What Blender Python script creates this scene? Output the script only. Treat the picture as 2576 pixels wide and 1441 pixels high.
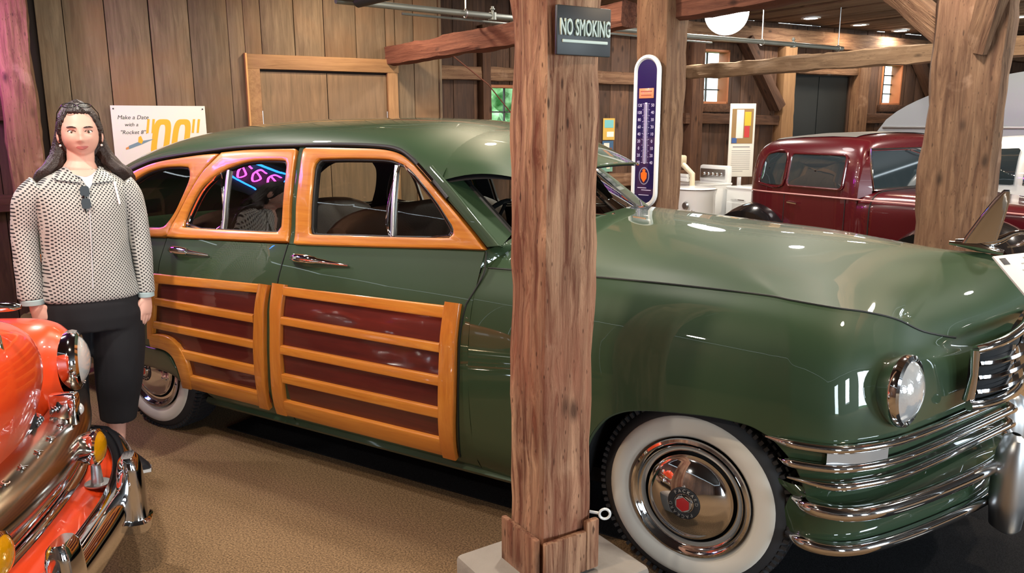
import bpy, bmesh, math, random
import numpy as np
from mathutils import Vector, Matrix, noise
EXPOSURE, WORLD, LAMP, NEON = .5, 3.0, 28., 34.
DAYLIGHTS = [('daylight_door', 4.5, -8.9, 1.35, 1.5, 0, 2.1, 2.4, 260), ('daylight_window', .95, -8.9, 1.5, .5, 0, 1.0, 1.4, 110), ('daylight_entry', -2.55, -8.9, 1.2, -1.5, 0, 1.2, 2.2, 130), ('daylight_side', 13.3, -5., 1.6, 3, 0, 2.8, 1.3, 160)]
LAMPS = [(-3.2, -.6, 0), (-1.9, .9, 1), (-.7, -.2, 0), (.5, .9, 0), (1.6, -.4, 1), (-2.4, -2.2, 0), (-.9, -2.6, 1), (-3.6, 1.6, 1), (-2.2, 2.9, 0), (-.3, 3.0, 0), (1.3, 2.6, 1), (2.8, 1.0, 0), (0.0, 4.8, 1), (1.9, 4.6, 0), (-1.8, 5.2, 0), (-4.6, -1.8, 0), (-1.2, -4.8, 0), (3.4, 4.0, 0)]
random.seed(7)
SC = bpy.context.scene
for o in list(bpy.data.objects): bpy.data.objects.remove(o)
COL = SC.collection
R = math.radians
# ------------------------------------------------------------------ camera
W, H, FPX = 2576, 1441, 1994.46
CAM_LOC = Vector((.8079, -3.43877, 1.66689)); YAW, PITCH, ROLL = -.53952, .20317, .00251
_f = Vector((math.sin(YAW)*math.cos(PITCH), math.cos(YAW)*math.cos(PITCH), -math.sin(PITCH)))
_r = Vector((math.cos(YAW), -math.sin(YAW), 0)); _d = _f.cross(_r)
_r2 = math.cos(ROLL)*_r+math.sin(ROLL)*_d; _d2 = -math.sin(ROLL)*_r+math.cos(ROLL)*_d
cd = bpy.data.cameras.new('camera'); cam = bpy.data.objects.new('camera', cd); COL.objects.link(cam)
mw = Matrix((( _r2.x, -_d2.x, -_f.x, CAM_LOC.x), (_r2.y, -_d2.y, -_f.y, CAM_LOC.y), (_r2.z, -_d2.z, -_f.z, CAM_LOC.z), (0, 0, 0, 1)))
cam.matrix_world = mw
cd.sensor_width = 36; cd.lens = 36*FPX/W; cd.clip_start = .05; cd.clip_end = 200
SC.camera = cam
# ------------------------------------------------------------------ world, daylight, exposure
SC.view_settings.view_transform = 'Standard'; SC.view_settings.look = 'None'
SC.view_settings.exposure = EXPOSURE; SC.view_settings.gamma = 1; SC.view_settings.use_curve_mapping = False
wd = bpy.data.worlds.new('daylight'); SC.world = wd; wd.use_nodes = True
wd.node_tree.nodes['Background'].inputs[0].default_value = (.80, .92, 1.0, 1)
wd.node_tree.nodes['Background'].inputs[1].default_value = WORLD
# barn frame: a runs along the board walls (right, away), b runs left and away, z up
AZ = R(28.5)
E2 = Vector((math.sin(AZ), math.cos(AZ), 0)); E1 = Vector((-math.cos(AZ), math.sin(AZ), 0)); EZ = Vector((0, 0, 1))
def Bp(a, b, z): return E2*a+E1*b+EZ*z
BM = Matrix((( E2.x, E1.x, 0, 0), (E2.y, E1.y, 0, 0), (0, 0, 1, 0), (0, 0, 0, 1)))   # local x=a, y=b, z
def area_light(name, loc, target, sx, sy, power, col):
    l = bpy.data.lights.new(name, 'AREA'); l.shape = 'RECTANGLE'; l.size = sx; l.size_y = sy; l.energy = power; l.color = col
    o = bpy.data.objects.new(name, l); COL.objects.link(o); o.location = loc
    o.rotation_euler = (Vector(target)-Vector(loc)).to_track_quat('-Z', 'Y').to_euler(); return o
for nm, a, b, z, ta, tb, sx, sy, p in DAYLIGHTS:
    area_light(nm, Bp(a, b, z), Bp(ta, tb, z-.25), sx, sy, p, (.78, .9, 1.0))
# ------------------------------------------------------------------ materials
MATS = {}
def nodes(name):
    m = bpy.data.materials.new(name); m.use_nodes = True; nt = m.node_tree; nt.nodes.clear()
    out = nt.nodes.new('ShaderNodeOutputMaterial'); MATS[name] = m
    def N(t, **k):
        n = nt.nodes.new(t)
        for q, v in k.items(): setattr(n, q, v)
        return n
    def L(a, b): nt.links.new(a, b)
    return m, nt, out, N, L
def c4(c): return (c[0], c[1], c[2], 1)
def srgb(h):
    h = h.lstrip('#'); v = [int(h[i:i+2], 16)/255 for i in (0, 2, 4)]
    return tuple(x/12.92 if x <= .04045 else ((x+.055)/1.055)**2.4 for x in v)
def mat(name, col, rough=.5, metal=0., coat=0., spec=.5, emit=None, es=0., bump=0., bscale=80., var=0., vscale=6., sheen=0., trans=0., croughness=.03):
    if isinstance(col, str): col = srgb(col)
    m, nt, out, N, L = nodes(name); b = N('ShaderNodeBsdfPrincipled'); L(b.outputs[0], out.inputs[0])
    b.inputs['Base Color'].default_value = c4(col); b.inputs['Roughness'].default_value = rough; b.inputs['Metallic'].default_value = metal
    b.inputs['Coat Weight'].default_value = coat; b.inputs['Coat Roughness'].default_value = croughness; b.inputs['Specular IOR Level'].default_value = spec
    b.inputs['Sheen Weight'].default_value = sheen; b.inputs['Transmission Weight'].default_value = trans
    if emit: b.inputs['Emission Color'].default_value = c4(srgb(emit) if isinstance(emit, str) else emit); b.inputs['Emission Strength'].default_value = es
    if var or bump:
        tc = N('ShaderNodeTexCoord')
        if var:
            n = N('ShaderNodeTexNoise'); n.inputs['Scale'].default_value = vscale; n.inputs['Detail'].default_value = 5; L(tc.outputs['Object'], n.inputs['Vector'])
            mx = N('ShaderNodeMix', data_type='RGBA'); L(n.outputs['Fac'], mx.inputs[0])
            mx.inputs[6].default_value = c4([x*(1-var) for x in col]); mx.inputs[7].default_value = c4([min(1, x*(1+var)) for x in col]); L(mx.outputs[2], b.inputs['Base Color'])
        if bump:
            n = N('ShaderNodeTexNoise'); n.inputs['Scale'].default_value = bscale; n.inputs['Detail'].default_value = 3; L(tc.outputs['Object'], n.inputs['Vector'])
            bp = N('ShaderNodeBump'); bp.inputs['Strength'].default_value = bump; bp.inputs['Distance'].default_value = .01; L(n.outputs['Fac'], bp.inputs['Height']); L(bp.outputs[0], b.inputs['Normal'])
    return m
def wood(name, c1, c2, c3, rough=.75, axis='X', scale=1., coat=0., bump=.25, vary=.35, knots=True, spec=.3, specks=0., bdist=.012, ramp=(.32, .68)):
    """grain runs along the object's local axis; each object gets its own shade and offset"""
    c1, c2, c3 = [srgb(c) if isinstance(c, str) else c for c in (c1, c2, c3)]
    m, nt, out, N, L = nodes(name); b = N('ShaderNodeBsdfPrincipled'); L(b.outputs[0], out.inputs[0])
    tc = N('ShaderNodeTexCoord'); oi = N('ShaderNodeObjectInfo')
    off = N('ShaderNodeVectorMath', operation='SCALE'); cmb = N('ShaderNodeCombineXYZ')
    L(oi.outputs['Random'], cmb.inputs[0]); L(oi.outputs['Random'], cmb.inputs[1]); L(oi.outputs['Random'], cmb.inputs[2]); L(cmb.outputs[0], off.inputs[0]); off.inputs['Scale'].default_value = 37.
    add = N('ShaderNodeVectorMath', operation='ADD'); L(tc.outputs['Object'], add.inputs[0]); L(off.outputs[0], add.inputs[1])
    mp = N('ShaderNodeMapping'); k = {'X': 0, 'Y': 1, 'Z': 2}[axis]; s = [14*scale]*3; s[k] = 1.1*scale; mp.inputs['Scale'].default_value = s; L(add.outputs[0], mp.inputs['Vector'])
    n1 = N('ShaderNodeTexNoise'); n1.inputs['Scale'].default_value = 2.2; n1.inputs['Detail'].default_value = 8; n1.inputs['Roughness'].default_value = .65; n1.inputs['Distortion'].default_value = .6; L(mp.outputs[0], n1.inputs['Vector'])
    n2 = N('ShaderNodeTexNoise'); n2.inputs['Scale'].default_value = 1.7*scale; n2.inputs['Detail'].default_value = 4; L(add.outputs[0], n2.inputs['Vector'])
    rp = N('ShaderNodeValToRGB'); rp.color_ramp.elements[0].color = c4(c1); rp.color_ramp.elements[0].position = ramp[0]; rp.color_ramp.elements[1].color = c4(c2); rp.color_ramp.elements[1].position = ramp[1]
    L(n1.outputs['Fac'], rp.inputs[0])
    mx = N('ShaderNodeMix', data_type='RGBA'); mx.inputs[7].default_value = c4(c3); L(rp.outputs[0], mx.inputs[6])
    r2 = N('ShaderNodeMapRange'); r2.inputs[1].default_value = .42; r2.inputs[2].default_value = .68; r2.inputs[4].default_value = .75; L(n2.outputs['Fac'], r2.inputs[0]); L(r2.outputs[0], mx.inputs[0])
    hs = N('ShaderNodeHueSaturation'); vr = N('ShaderNodeMapRange'); vr.inputs[3].default_value = 1-vary; vr.inputs[4].default_value = 1+vary*.6; L(oi.outputs['Random'], vr.inputs[0]); L(vr.outputs[0], hs.inputs['Value']); L(mx.outputs[2], hs.inputs['Color'])
    last = hs.outputs[0]
    if knots:
        vo = N('ShaderNodeTexVoronoi'); vo.inputs['Scale'].default_value = 1.; mp2 = N('ShaderNodeMapping'); s = [7*scale]*3; s[k] = 3.2*scale; mp2.inputs['Scale'].default_value = s; L(add.outputs[0], mp2.inputs['Vector']); L(mp2.outputs[0], vo.inputs['Vector'])
        kr = N('ShaderNodeMapRange'); kr.inputs[1].default_value = .05; kr.inputs[2].default_value = .16; kr.inputs[3].default_value = .75; kr.inputs[4].default_value = 0; L(vo.outputs['Distance'], kr.inputs[0])
        mk = N('ShaderNodeMix', data_type='RGBA'); mk.inputs[7].default_value = c4([x*.18 for x in c1]); L(kr.outputs[0], mk.inputs[0]); L(last, mk.inputs[6]); last = mk.outputs[2]
    if specks:
        for sc_, th, dark in ((9., .10, .22), (30., .16, .35)):
            vo = N('ShaderNodeTexVoronoi'); mp3 = N('ShaderNodeMapping'); s = [sc_*2.2]*3; s[k] = sc_*.55; mp3.inputs['Scale'].default_value = s; vo.inputs['Scale'].default_value = 1.; L(add.outputs[0], mp3.inputs['Vector']); L(mp3.outputs[0], vo.inputs['Vector'])
            sr = N('ShaderNodeMapRange'); sr.inputs[1].default_value = th*.5; sr.inputs[2].default_value = th; sr.inputs[3].default_value = specks; sr.inputs[4].default_value = 0; L(vo.outputs['Distance'], sr.inputs[0])
            mk = N('ShaderNodeMix', data_type='RGBA'); mk.inputs[7].default_value = c4([x*dark for x in c1]); L(sr.outputs[0], mk.inputs[0]); L(last, mk.inputs[6]); last = mk.outputs[2]
        n4 = N('ShaderNodeTexNoise'); n4.inputs['Scale'].default_value = 5.; n4.inputs['Detail'].default_value = 6; L(add.outputs[0], n4.inputs['Vector'])
        pr = N('ShaderNodeMapRange'); pr.inputs[1].default_value = .64; pr.inputs[2].default_value = .72; pr.inputs[4].default_value = specks*.6; L(n4.outputs['Fac'], pr.inputs[0])
        mk = N('ShaderNodeMix', data_type='RGBA'); mk.inputs[7].default_value = c4([min(1, x*1.25+.05) for x in c2]); L(pr.outputs[0], mk.inputs[0]); L(last, mk.inputs[6]); last = mk.outputs[2]
    L(last, b.inputs['Base Color'])
    b.inputs['Roughness'].default_value = rough; b.inputs['Coat Weight'].default_value = coat; b.inputs['Coat Roughness'].default_value = .06; b.inputs['Specular IOR Level'].default_value = spec
    bp = N('ShaderNodeBump'); bp.inputs['Strength'].default_value = bump; bp.inputs['Distance'].default_value = bdist; L(n1.outputs['Fac'], bp.inputs['Height']); L(bp.outputs[0], b.inputs['Normal'])
    return m
def glass(name, tint=(1, 1, 1), ior=1.5, rough=.0, extra=.0):
    m, nt, out, N, L = nodes(name); t = N('ShaderNodeBsdfTransparent'); t.inputs[0].default_value = c4(tint); g = N('ShaderNodeBsdfGlossy'); g.inputs['Roughness'].default_value = rough
    lw = N('ShaderNodeLayerWeight'); lw.inputs[0].default_value = .5; pw = N('ShaderNodeMath', operation='POWER'); pw.inputs[1].default_value = 4.; L(lw.outputs['Facing'], pw.inputs[0])
    mx = N('ShaderNodeMixShader'); ad = N('ShaderNodeMath', operation='MULTIPLY_ADD', use_clamp=True); ad.inputs[1].default_value = .9; ad.inputs[2].default_value = .045+extra
    L(pw.outputs[0], ad.inputs[0]); L(ad.outputs[0], mx.inputs[0]); L(t.outputs[0], mx.inputs[1]); L(g.outputs[0], mx.inputs[2]); L(mx.outputs[0], out.inputs[0]); return m
def emis(name, col, s):
    if isinstance(col, str): col = srgb(col)
    m, nt, out, N, L = nodes(name); e = N('ShaderNodeEmission'); e.inputs[0].default_value = c4(col); e.inputs[1].default_value = s; L(e.outputs[0], out.inputs[0]); return m

barn_wood = wood('barn_wood', '#5a4a38', '#7d6a53', '#7f5f41', bump=.3, axis='Z', vary=.22, knots=False)
barn_old = wood('barn_old', '#3d2a1e', '#6a4b37', '#4a3830', bump=.45, axis='Z', vary=.35)
beam_red = wood('beam_red', '#70402e', '#c29676', '#9c6048', bump=1., axis='X', vary=.1, rough=.8, specks=.8, bdist=.03, ramp=(.38, .62))
beam_red_up = wood('beam_red_up', '#70402e', '#c29676', '#9c6048', bump=1., axis='Z', vary=.1, rough=.8, specks=.8, bdist=.03, ramp=(.38, .62))
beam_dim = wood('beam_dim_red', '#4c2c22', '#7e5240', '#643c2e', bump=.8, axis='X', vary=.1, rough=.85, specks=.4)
beam_grey = wood('beam_grey', '#66523f', '#957b60', '#7c6148', bump=.8, axis='X', vary=.1, rough=.85, specks=.5)
beam_brown = wood('beam_brown', '#5a3e2c', '#8b6b50', '#76543f', bump=.9, axis='X', vary=.15, rough=.8, specks=.7, bdist=.02, ramp=(.36, .64))
beam_dark = wood('beam_dark', '#38241a', '#62432f', '#4b3428', bump=.5, axis='X', vary=.25, rough=.85)
trim_wood = wood('trim_wood', '#765638', '#9a7650', '#846244', bump=.2, axis='X', vary=.15, knots=False)
door_wood = wood('door_wood', '#66533e', '#83694f', '#766350', bump=.12, axis='Z', vary=.08, knots=False)
ceil_wood = wood('ceil_wood', '#5b4838', '#8a705a', '#6d5544', bump=.4, axis='Y', vary=.35, rough=.85)
ash_wood = wood('ash_wood', '#b0621c', '#d08832', '#c07428', rough=.32, axis='X', scale=1.6, coat=.8, bump=.02, vary=.1, knots=False, spec=.5)
ash_up = wood('ash_up', '#ad5f1c', '#cc8230', '#bc6e26', rough=.32, axis='Z', scale=1.6, coat=.8, bump=.02, vary=.1, knots=False, spec=.5)
ply = wood('mahogany_panel', '#43100c', '#571a12', '#4b140f', rough=.5, axis='X', scale=1.2, coat=.9, bump=.01, vary=.05, knots=False, spec=.3)
green = mat('green_paint', (.027, .053, .024), rough=.5, metal=.0, coat=1., croughness=.012, spec=.2)
green_dk = mat('green_paint_flat', (.03, .06, .03), rough=.35, coat=.8)
orange = mat('orange_paint', '#e2451b', rough=.3, coat=1., croughness=.015)
burg = mat('burgundy_paint', (.075, .004, .008), rough=.25, coat=1., croughness=.015, metal=.1)
blackp = mat('black_paint', (.006, .006, .007), rough=.12, coat=1.)
whitep = mat('white_enamel', (.72, .74, .74), rough=.25, coat=.6)
creamp = mat('cream_paint', '#cfc4a8', rough=.4, coat=.4)
silverp = mat('silver_shell', '#aeb6bb', rough=.32, metal=.3)
chrome = mat('chrome', (.78, .79, .81), rough=.06, metal=1.)
chrome_d = mat('worn_chrome_brown_reflection', (.42, .37, .30), rough=.2, metal=1.)  # aged satin metal; its brown reflection is put into the colour
steel = mat('brushed_steel', (.55, .56, .57), rough=.35, metal=1.)
galv = mat('galvanised_pipe', '#7f837e', rough=.45, metal=.6, var=.2)
pipe_dk = mat('dark_pipe', '#2a2724', rough=.5)
rubber = mat('tyre_rubber', (.017, .017, .019), rough=.62)
gasket = mat('rubber_gasket', (.006, .006, .006), rough=.5)
seam_m = mat('panel_gap', (.004, .006, .004), rough=.6)
whitewall = mat('white_sidewall', '#cfc9bd', rough=.5)
redbadge = mat('red_enamel', '#a80c14', rough=.2, coat=1.)
leather = mat('brown_leather', '#4b3327', rough=.45, bump=.1, bscale=120)
leather_t = mat('tan_leather', '#6a3a1c', rough=.5, bump=.1, bscale=120)
interior = mat('dark_trim', '#17161b', rough=.7)
headlin = mat('headliner', '#3a3632', rough=.9)
void = mat('dark_cavity', (.004, .004, .005), rough=.9)
carglass = glass('car_glass', (.86, .9, .87), 1.5, 0, .04)
winglass = glass('window_glass', (.95, .98, .97), 1.45)
lensglass = mat('headlamp_lens', (.82, .84, .85), rough=.08, metal=.55, coat=1., bump=.15, bscale=60)
amber = mat('amber_lens', '#c98a06', rough=.12, coat=1., bump=.3, bscale=50, metal=.3)
plastic_b = mat('black_plastic', (.008, .008, .009), rough=.15, coat=.5)
paper = mat('poster_white', '#d6d2c6', rough=.6)
signblack = mat('sign_black', '#25272a', rough=.45)
signwhite = mat('sign_letter', '#cfdcd2', rough=.5)
ink = mat('black_ink', '#1c1c20', rough=.6)
yellow = mat('poster_yellow', '#dcab22', rough=.6)
stone = mat('footing_stone', '#8b837a', rough=.9, var=.2, bump=.4, bscale=30)
lamp_cool = emis('lamp_cool', (1., .97, .93), 26.)
lamp_warm = emis('lamp_warm', (1., .72, .42), 22.)
globe_m = emis('milk_glass_lit', (1., .97, .94), 7.)
neon_blue = emis('neon_blue', (.02, .22, 1.), 26.)
neon_pink = emis('neon_pink', (1., .06, .62), NEON)
def carpet_mat(name, c1, c2, sc):
    m, nt, out, N, L = nodes(name); b = N('ShaderNodeBsdfPrincipled'); L(b.outputs[0], out.inputs[0]); tc = N('ShaderNodeTexCoord')
    n = N('ShaderNodeTexNoise'); n.inputs['Scale'].default_value = sc; n.inputs['Detail'].default_value = 4; n.inputs['Roughness'].default_value = .8; L(tc.outputs['Object'], n.inputs['Vector'])
    rp = N('ShaderNodeValToRGB'); rp.color_ramp.elements[0].position = .36; rp.color_ramp.elements[1].position = .66; rp.color_ramp.elements[0].color = c4(srgb(c1)); rp.color_ramp.elements[1].color = c4(srgb(c2)); L(n.outputs['Fac'], rp.inputs[0]); L(rp.outputs[0], b.inputs['Base Color'])
    b.inputs['Roughness'].default_value = .95; b.inputs['Specular IOR Level'].default_value = .1
    bp = N('ShaderNodeBump'); bp.inputs['Strength'].default_value = .6; bp.inputs['Distance'].default_value = .006; L(n.outputs['Fac'], bp.inputs['Height']); L(bp.outputs[0], b.inputs['Normal']); return m
carpet = carpet_mat('carpet', '#453728', '#9c7f5f', 130)
matmat = carpet_mat('black_mat', '#0c0c0e', '#2a2a2c', 220)
def foliage(name):
    m, nt, out, N, L = nodes(name); e = N('ShaderNodeBsdfPrincipled'); L(e.outputs[0], out.inputs[0]); tc = N('ShaderNodeTexCoord'); n = N('ShaderNodeTexNoise'); n.inputs['Scale'].default_value = 9; n.inputs['Detail'].default_value = 6; L(tc.outputs['Object'], n.inputs['Vector'])
    rp = N('ShaderNodeValToRGB'); rp.color_ramp.elements[0].position = .35; rp.color_ramp.elements[1].position = .62; rp.color_ramp.elements[0].color = (.06, .22, .05, 1); rp.color_ramp.elements[1].color = (.45, .75, .35, 1); L(n.outputs['Fac'], rp.inputs[0]); L(rp.outputs[0], e.inputs['Base Color']); e.inputs['Roughness'].default_value = .8; return m
leaf = foliage('leafy_green')
# ------------------------------------------------------------------ helpers
def tag(o, label=None, cat=None, group=None, kind=None):
    if label: o['label'] = label
    if cat: o['category'] = cat
    if group: o['group'] = group
    if kind: o['kind'] = kind
    return o
def empty(name, loc=(0, 0, 0), rotz=0, label=None, cat=None, group=None):
    o = bpy.data.objects.new(name, None); COL.objects.link(o); o.location = loc; o.rotation_euler = (0, 0, rotz); o.empty_display_size = .1
    return tag(o, label, cat, group)
def copy_tree(o, parent=None):
    c = o.copy(); COL.objects.link(c); c.parent = parent
    for ch in list(o.children): copy_tree(ch, c)
    return c
def cr(pts, n, closed=False):
    """Catmull-Rom through points, n samples per span"""
    P = [np.array(p, float) for p in pts]; m = len(P); out = []
    for i in range(m if closed else m-1):
        if closed: p0, p1, p2, p3 = P[(i-1) % m], P[i], P[(i+1) % m], P[(i+2) % m]
        else: p1, p2 = P[i], P[i+1]; p0 = P[i-1] if i else 2*p1-p2; p3 = P[i+2] if i+2 < m else 2*p2-p1
        for k in range(n):
            t = k/n; out.append(.5*((2*p1)+(p2-p0)*t+(2*p0-5*p1+4*p2-p3)*t*t+(3*p1-p0-3*p2+p3)*t**3))
    if not closed: out.append(P[-1])
    return out
def resample(pts, n):
    P = np.array(pts, float); d = np.r_[0, np.cumsum(np.linalg.norm(np.diff(P, axis=0), axis=1))]; t = np.linspace(0, d[-1], n)
    return np.array([np.interp(t, d, P[:, k]) for k in range(P.shape[1])]).T
class Tab:
    """smooth 1-D table"""
    def __init__(s, kv):
        kv = sorted(kv); s.x = np.array([k for k, _ in kv], float); s.y = np.array([v for _, v in kv], float)
        d = np.diff(s.y)/np.diff(s.x); m = np.zeros(len(s.x)); m[1:-1] = np.where(d[:-1]*d[1:] > 0, 2*d[:-1]*d[1:]/(d[:-1]+d[1:]+1e-12), 0); m[0] = d[0]; m[-1] = d[-1]; s.m = m
    def __call__(s, x):
        x = min(max(x, s.x[0]), s.x[-1]); i = min(int(np.searchsorted(s.x, x, 'right'))-1, len(s.x)-2); h = s.x[i+1]-s.x[i]; t = (x-s.x[i])/h
        return float((1+2*t)*(1-t)**2*s.y[i]+t*(1-t)**2*h*s.m[i]+t*t*(3-2*t)*s.y[i+1]+t*t*(t-1)*h*s.m[i+1])
class MB:
    def __init__(s): s.v = []; s.f = []
    def add(s, vs, fs, M=None):
        k = len(s.v); s.v += [tuple((M @ Vector(p))) if M is not None else tuple(p) for p in vs]; s.f += [tuple(i+k for i in f) for f in fs]; return s
    def box(s, c, d, bev=0., M=None, rot=None):
        x, y, z = [q/2 for q in d]; T = Matrix.Translation(c)
        if rot is not None: T = T @ rot
        if M is not None: T = M @ T
        if bev <= 0:
            return s.add([(i*x, j*y, k*z) for i in (-1, 1) for j in (-1, 1) for k in (-1, 1)], [(0, 1, 3, 2), (4, 6, 7, 5), (0, 4, 5, 1), (2, 3, 7, 6), (0, 2, 6, 4), (1, 5, 7, 3)], T)
        bm = bmesh.new(); bmesh.ops.create_cube(bm, size=1); bmesh.ops.scale(bm, vec=d, verts=bm.verts)
        bmesh.ops.bevel(bm, geom=bm.edges[:], offset=min(bev, .48*min(d)), segments=2, affect='EDGES', profile=.5)
        bm.verts.index_update(); s.add([v.co[:] for v in bm.verts], [[v.index for v in f.verts] for f in bm.faces], T); bm.free(); return s
    def grid(s, P, cu=False, cv=False, M=None):
        nr, nc = len(P), len(P[0]); vs = [tuple(p) for r in P for p in r]; fs = []
        for i in range(nr if cu else nr-1):
            for j in range(nc if cv else nc-1):
                a, b = i % nr, (i+1) % nr; c, d = j % nc, (j+1) % nc; fs.append((a*nc+c, a*nc+d, b*nc+d, b*nc+c))
        return s.add(vs, fs, M)
    def tube(s, pts, r, n=8, closed=False, M=None, sq=1., caps=True, up=None):
        P = [Vector(p) for p in pts]; m = len(P); rs = r if hasattr(r, '__len__') else [r]*m; rings = []; prev = None
        for i in range(m):
            t = (P[(i+1) % m]-P[i-1]) if closed else (P[min(i+1, m-1)]-P[max(i-1, 0)])
            if t.length < 1e-9: t = Vector((0, 0, 1))
            t.normalize()
            if prev is None:
                u = Vector(up) if up else (Vector((0, 0, 1)) if abs(t.z) < .9 else Vector((1, 0, 0)))
            else: u = prev
            u = u-t*u.dot(t)
            if u.length < 1e-6: u = t.orthogonal()
            u.normalize(); w = t.cross(u); prev = u
            rings.append([P[i]+u*(rs[i]*math.sin(2*math.pi*k/n))+w*(rs[i]*sq*math.cos(2*math.pi*k/n)) for k in range(n)])
        s.grid(rings, closed, True, M)
        if caps and not closed:
            s.add([tuple(p) for p in rings[0]], [tuple(range(n))], M); s.add([tuple(p) for p in rings[-1]], [tuple(range(n))[::-1]], M)
        return s
    def lathe(s, prof, n=32, M=None, a0=0, a1=2*math.pi):
        full = abs(a1-a0-2*math.pi) < 1e-6; k = n if full else n+1
        return s.grid([[(r*math.cos(a0+(a1-a0)*j/n), r*math.sin(a0+(a1-a0)*j/n), h) for j in range(k)] for r, h in prof], False, full, M)
    def prism(s, poly, h0, h1, M=None):
        n = len(poly); vs = [(x, y, h0) for x, y in poly]+[(x, y, h1) for x, y in poly]
        return s.add(vs, [tuple(range(n))[::-1], tuple(range(n, 2*n))]+[(i, (i+1) % n, n+(i+1) % n, n+i) for i in range(n)], M)
    def sphere(s, c, r, M=None, nu=16, nv=10):
        r = r if hasattr(r, '__len__') else (r, r, r)
        return s.grid([[(c[0]+r[0]*math.sin(math.pi*i/nv)*math.cos(2*math.pi*j/nu), c[1]+r[1]*math.sin(math.pi*i/nv)*math.sin(2*math.pi*j/nu), c[2]+r[2]*math.cos(math.pi*i/nv)) for j in range(nu)] for i in range(nv+1)], False, True, M)
    def build(s, name, m, parent=None, smooth=True, angle=40, recalc=True):
        me = bpy.data.meshes.new(name); me.from_pydata(s.v, [], s.f)
        bm = bmesh.new(); bm.from_mesh(me); bmesh.ops.remove_doubles(bm, verts=bm.verts, dist=1e-6)
        if recalc: bmesh.ops.recalc_face_normals(bm, faces=bm.faces)
        if smooth:
            lim = R(angle)
            for f in bm.faces: f.smooth = True
            for e in bm.edges:
                if len(e.link_faces) == 2 and e.calc_face_angle(0) > lim: e.smooth = False
        bm.to_mesh(me); bm.free(); me.materials.append(m)
        o = bpy.data.objects.new(name, me); COL.objects.link(o)
        if parent: o.parent = parent
        return o
def text_obj(txt, size, depth, m, name, parent=None, M=None, align='CENTER', shear=0, spacing=1., sx=1., bevel=0.):
    cu = bpy.data.curves.new(name, 'FONT'); cu.body = txt; cu.size = size; cu.extrude = depth; cu.align_x = align; cu.align_y = 'CENTER'; cu.shear = shear; cu.space_character = spacing; cu.resolution_u = 3
    cu.bevel_depth = bevel
    t = bpy.data.objects.new(name+'_tmp', cu); COL.objects.link(t); bpy.context.view_layer.update()
    me = bpy.data.meshes.new_from_object(t.evaluated_get(bpy.context.evaluated_depsgraph_get())); bpy.data.objects.remove(t)
    T = (M if M is not None else Matrix.Identity(4)) @ Matrix.Diagonal((sx, 1, 1, 1)); me.transform(T); me.materials.clear(); me.materials.append(m); me.name = name
    o = bpy.data.objects.new(name, me); COL.objects.link(o)
    if parent: o.parent = parent
    return o
def frame(origin, x, y):
    x = Vector(x).normalized(); y = Vector(y); y = (y-x*y.dot(x)).normalized(); z = x.cross(y)
    return Matrix(((x.x, y.x, z.x, origin[0]), (x.y, y.y, z.y, origin[1]), (x.z, y.z, z.z, origin[2]), (0, 0, 0, 1)))
def beam(name, p0, p1, w, h, m, parent=None, rough=.008, up=(0, 0, 1), n=24, seed=0, wane=.18, flare=None):
    """hand-hewn timber from p0 to p1: a wavering box with worn corners, local x along its length"""
    p0, p1 = Vector(p0), Vector(p1); Ln = (p1-p0).length; x = (p1-p0).normalized(); up = Vector(up); y = up.cross(x)
    if y.length < 1e-5: y = Vector((1, 0, 0))
    y.normalize(); z = x.cross(y); rows = []; sq = []
    for q in range(4):
        for t in (-1, -.5, 0, .5, 1):
            c = (1, t) if q == 0 else (-t, 1) if q == 1 else (-1, -t) if q == 2 else (t, -1)
            k = 1-wane*.35*abs(t)**4; sq.append((c[0]*k, c[1]*k))
    nz = max(6, int(Ln/.07)) if n == 24 else n
    for i in range(nz+1):
        s = Ln*i/nz; row = []; fl = flare(s/Ln) if flare else 1.
        for j, (a, b) in enumerate(sq):
            dv = noise.noise((s*3.1+seed*7.3, a*1.1+seed, b*1.1))*rough*1.6+noise.noise((s*11+seed*3.1, a*2.3, b*2.3+seed))*rough*.7
            dw = noise.noise((s*.9+seed, seed*1.7, 4.2))*rough*1.5
            row.append((s, a*(w/2*fl+dv)+dw, b*(h/2*fl+dv)+dw*.6))
        rows.append(row)
    mb = MB(); mb.grid(rows, False, True); mb.add(rows[0], [tuple(range(len(sq)))]); mb.add(rows[-1], [tuple(range(len(sq)))[::-1]])
    o = mb.build(name, m, parent, angle=35); o.matrix_world = Matrix(((x.x, y.x, z.x, p0.x), (x.y, y.y, z.y, p0.y), (x.z, y.z, z.z, p0.z), (0, 0, 0, 1)))
    return o
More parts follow.
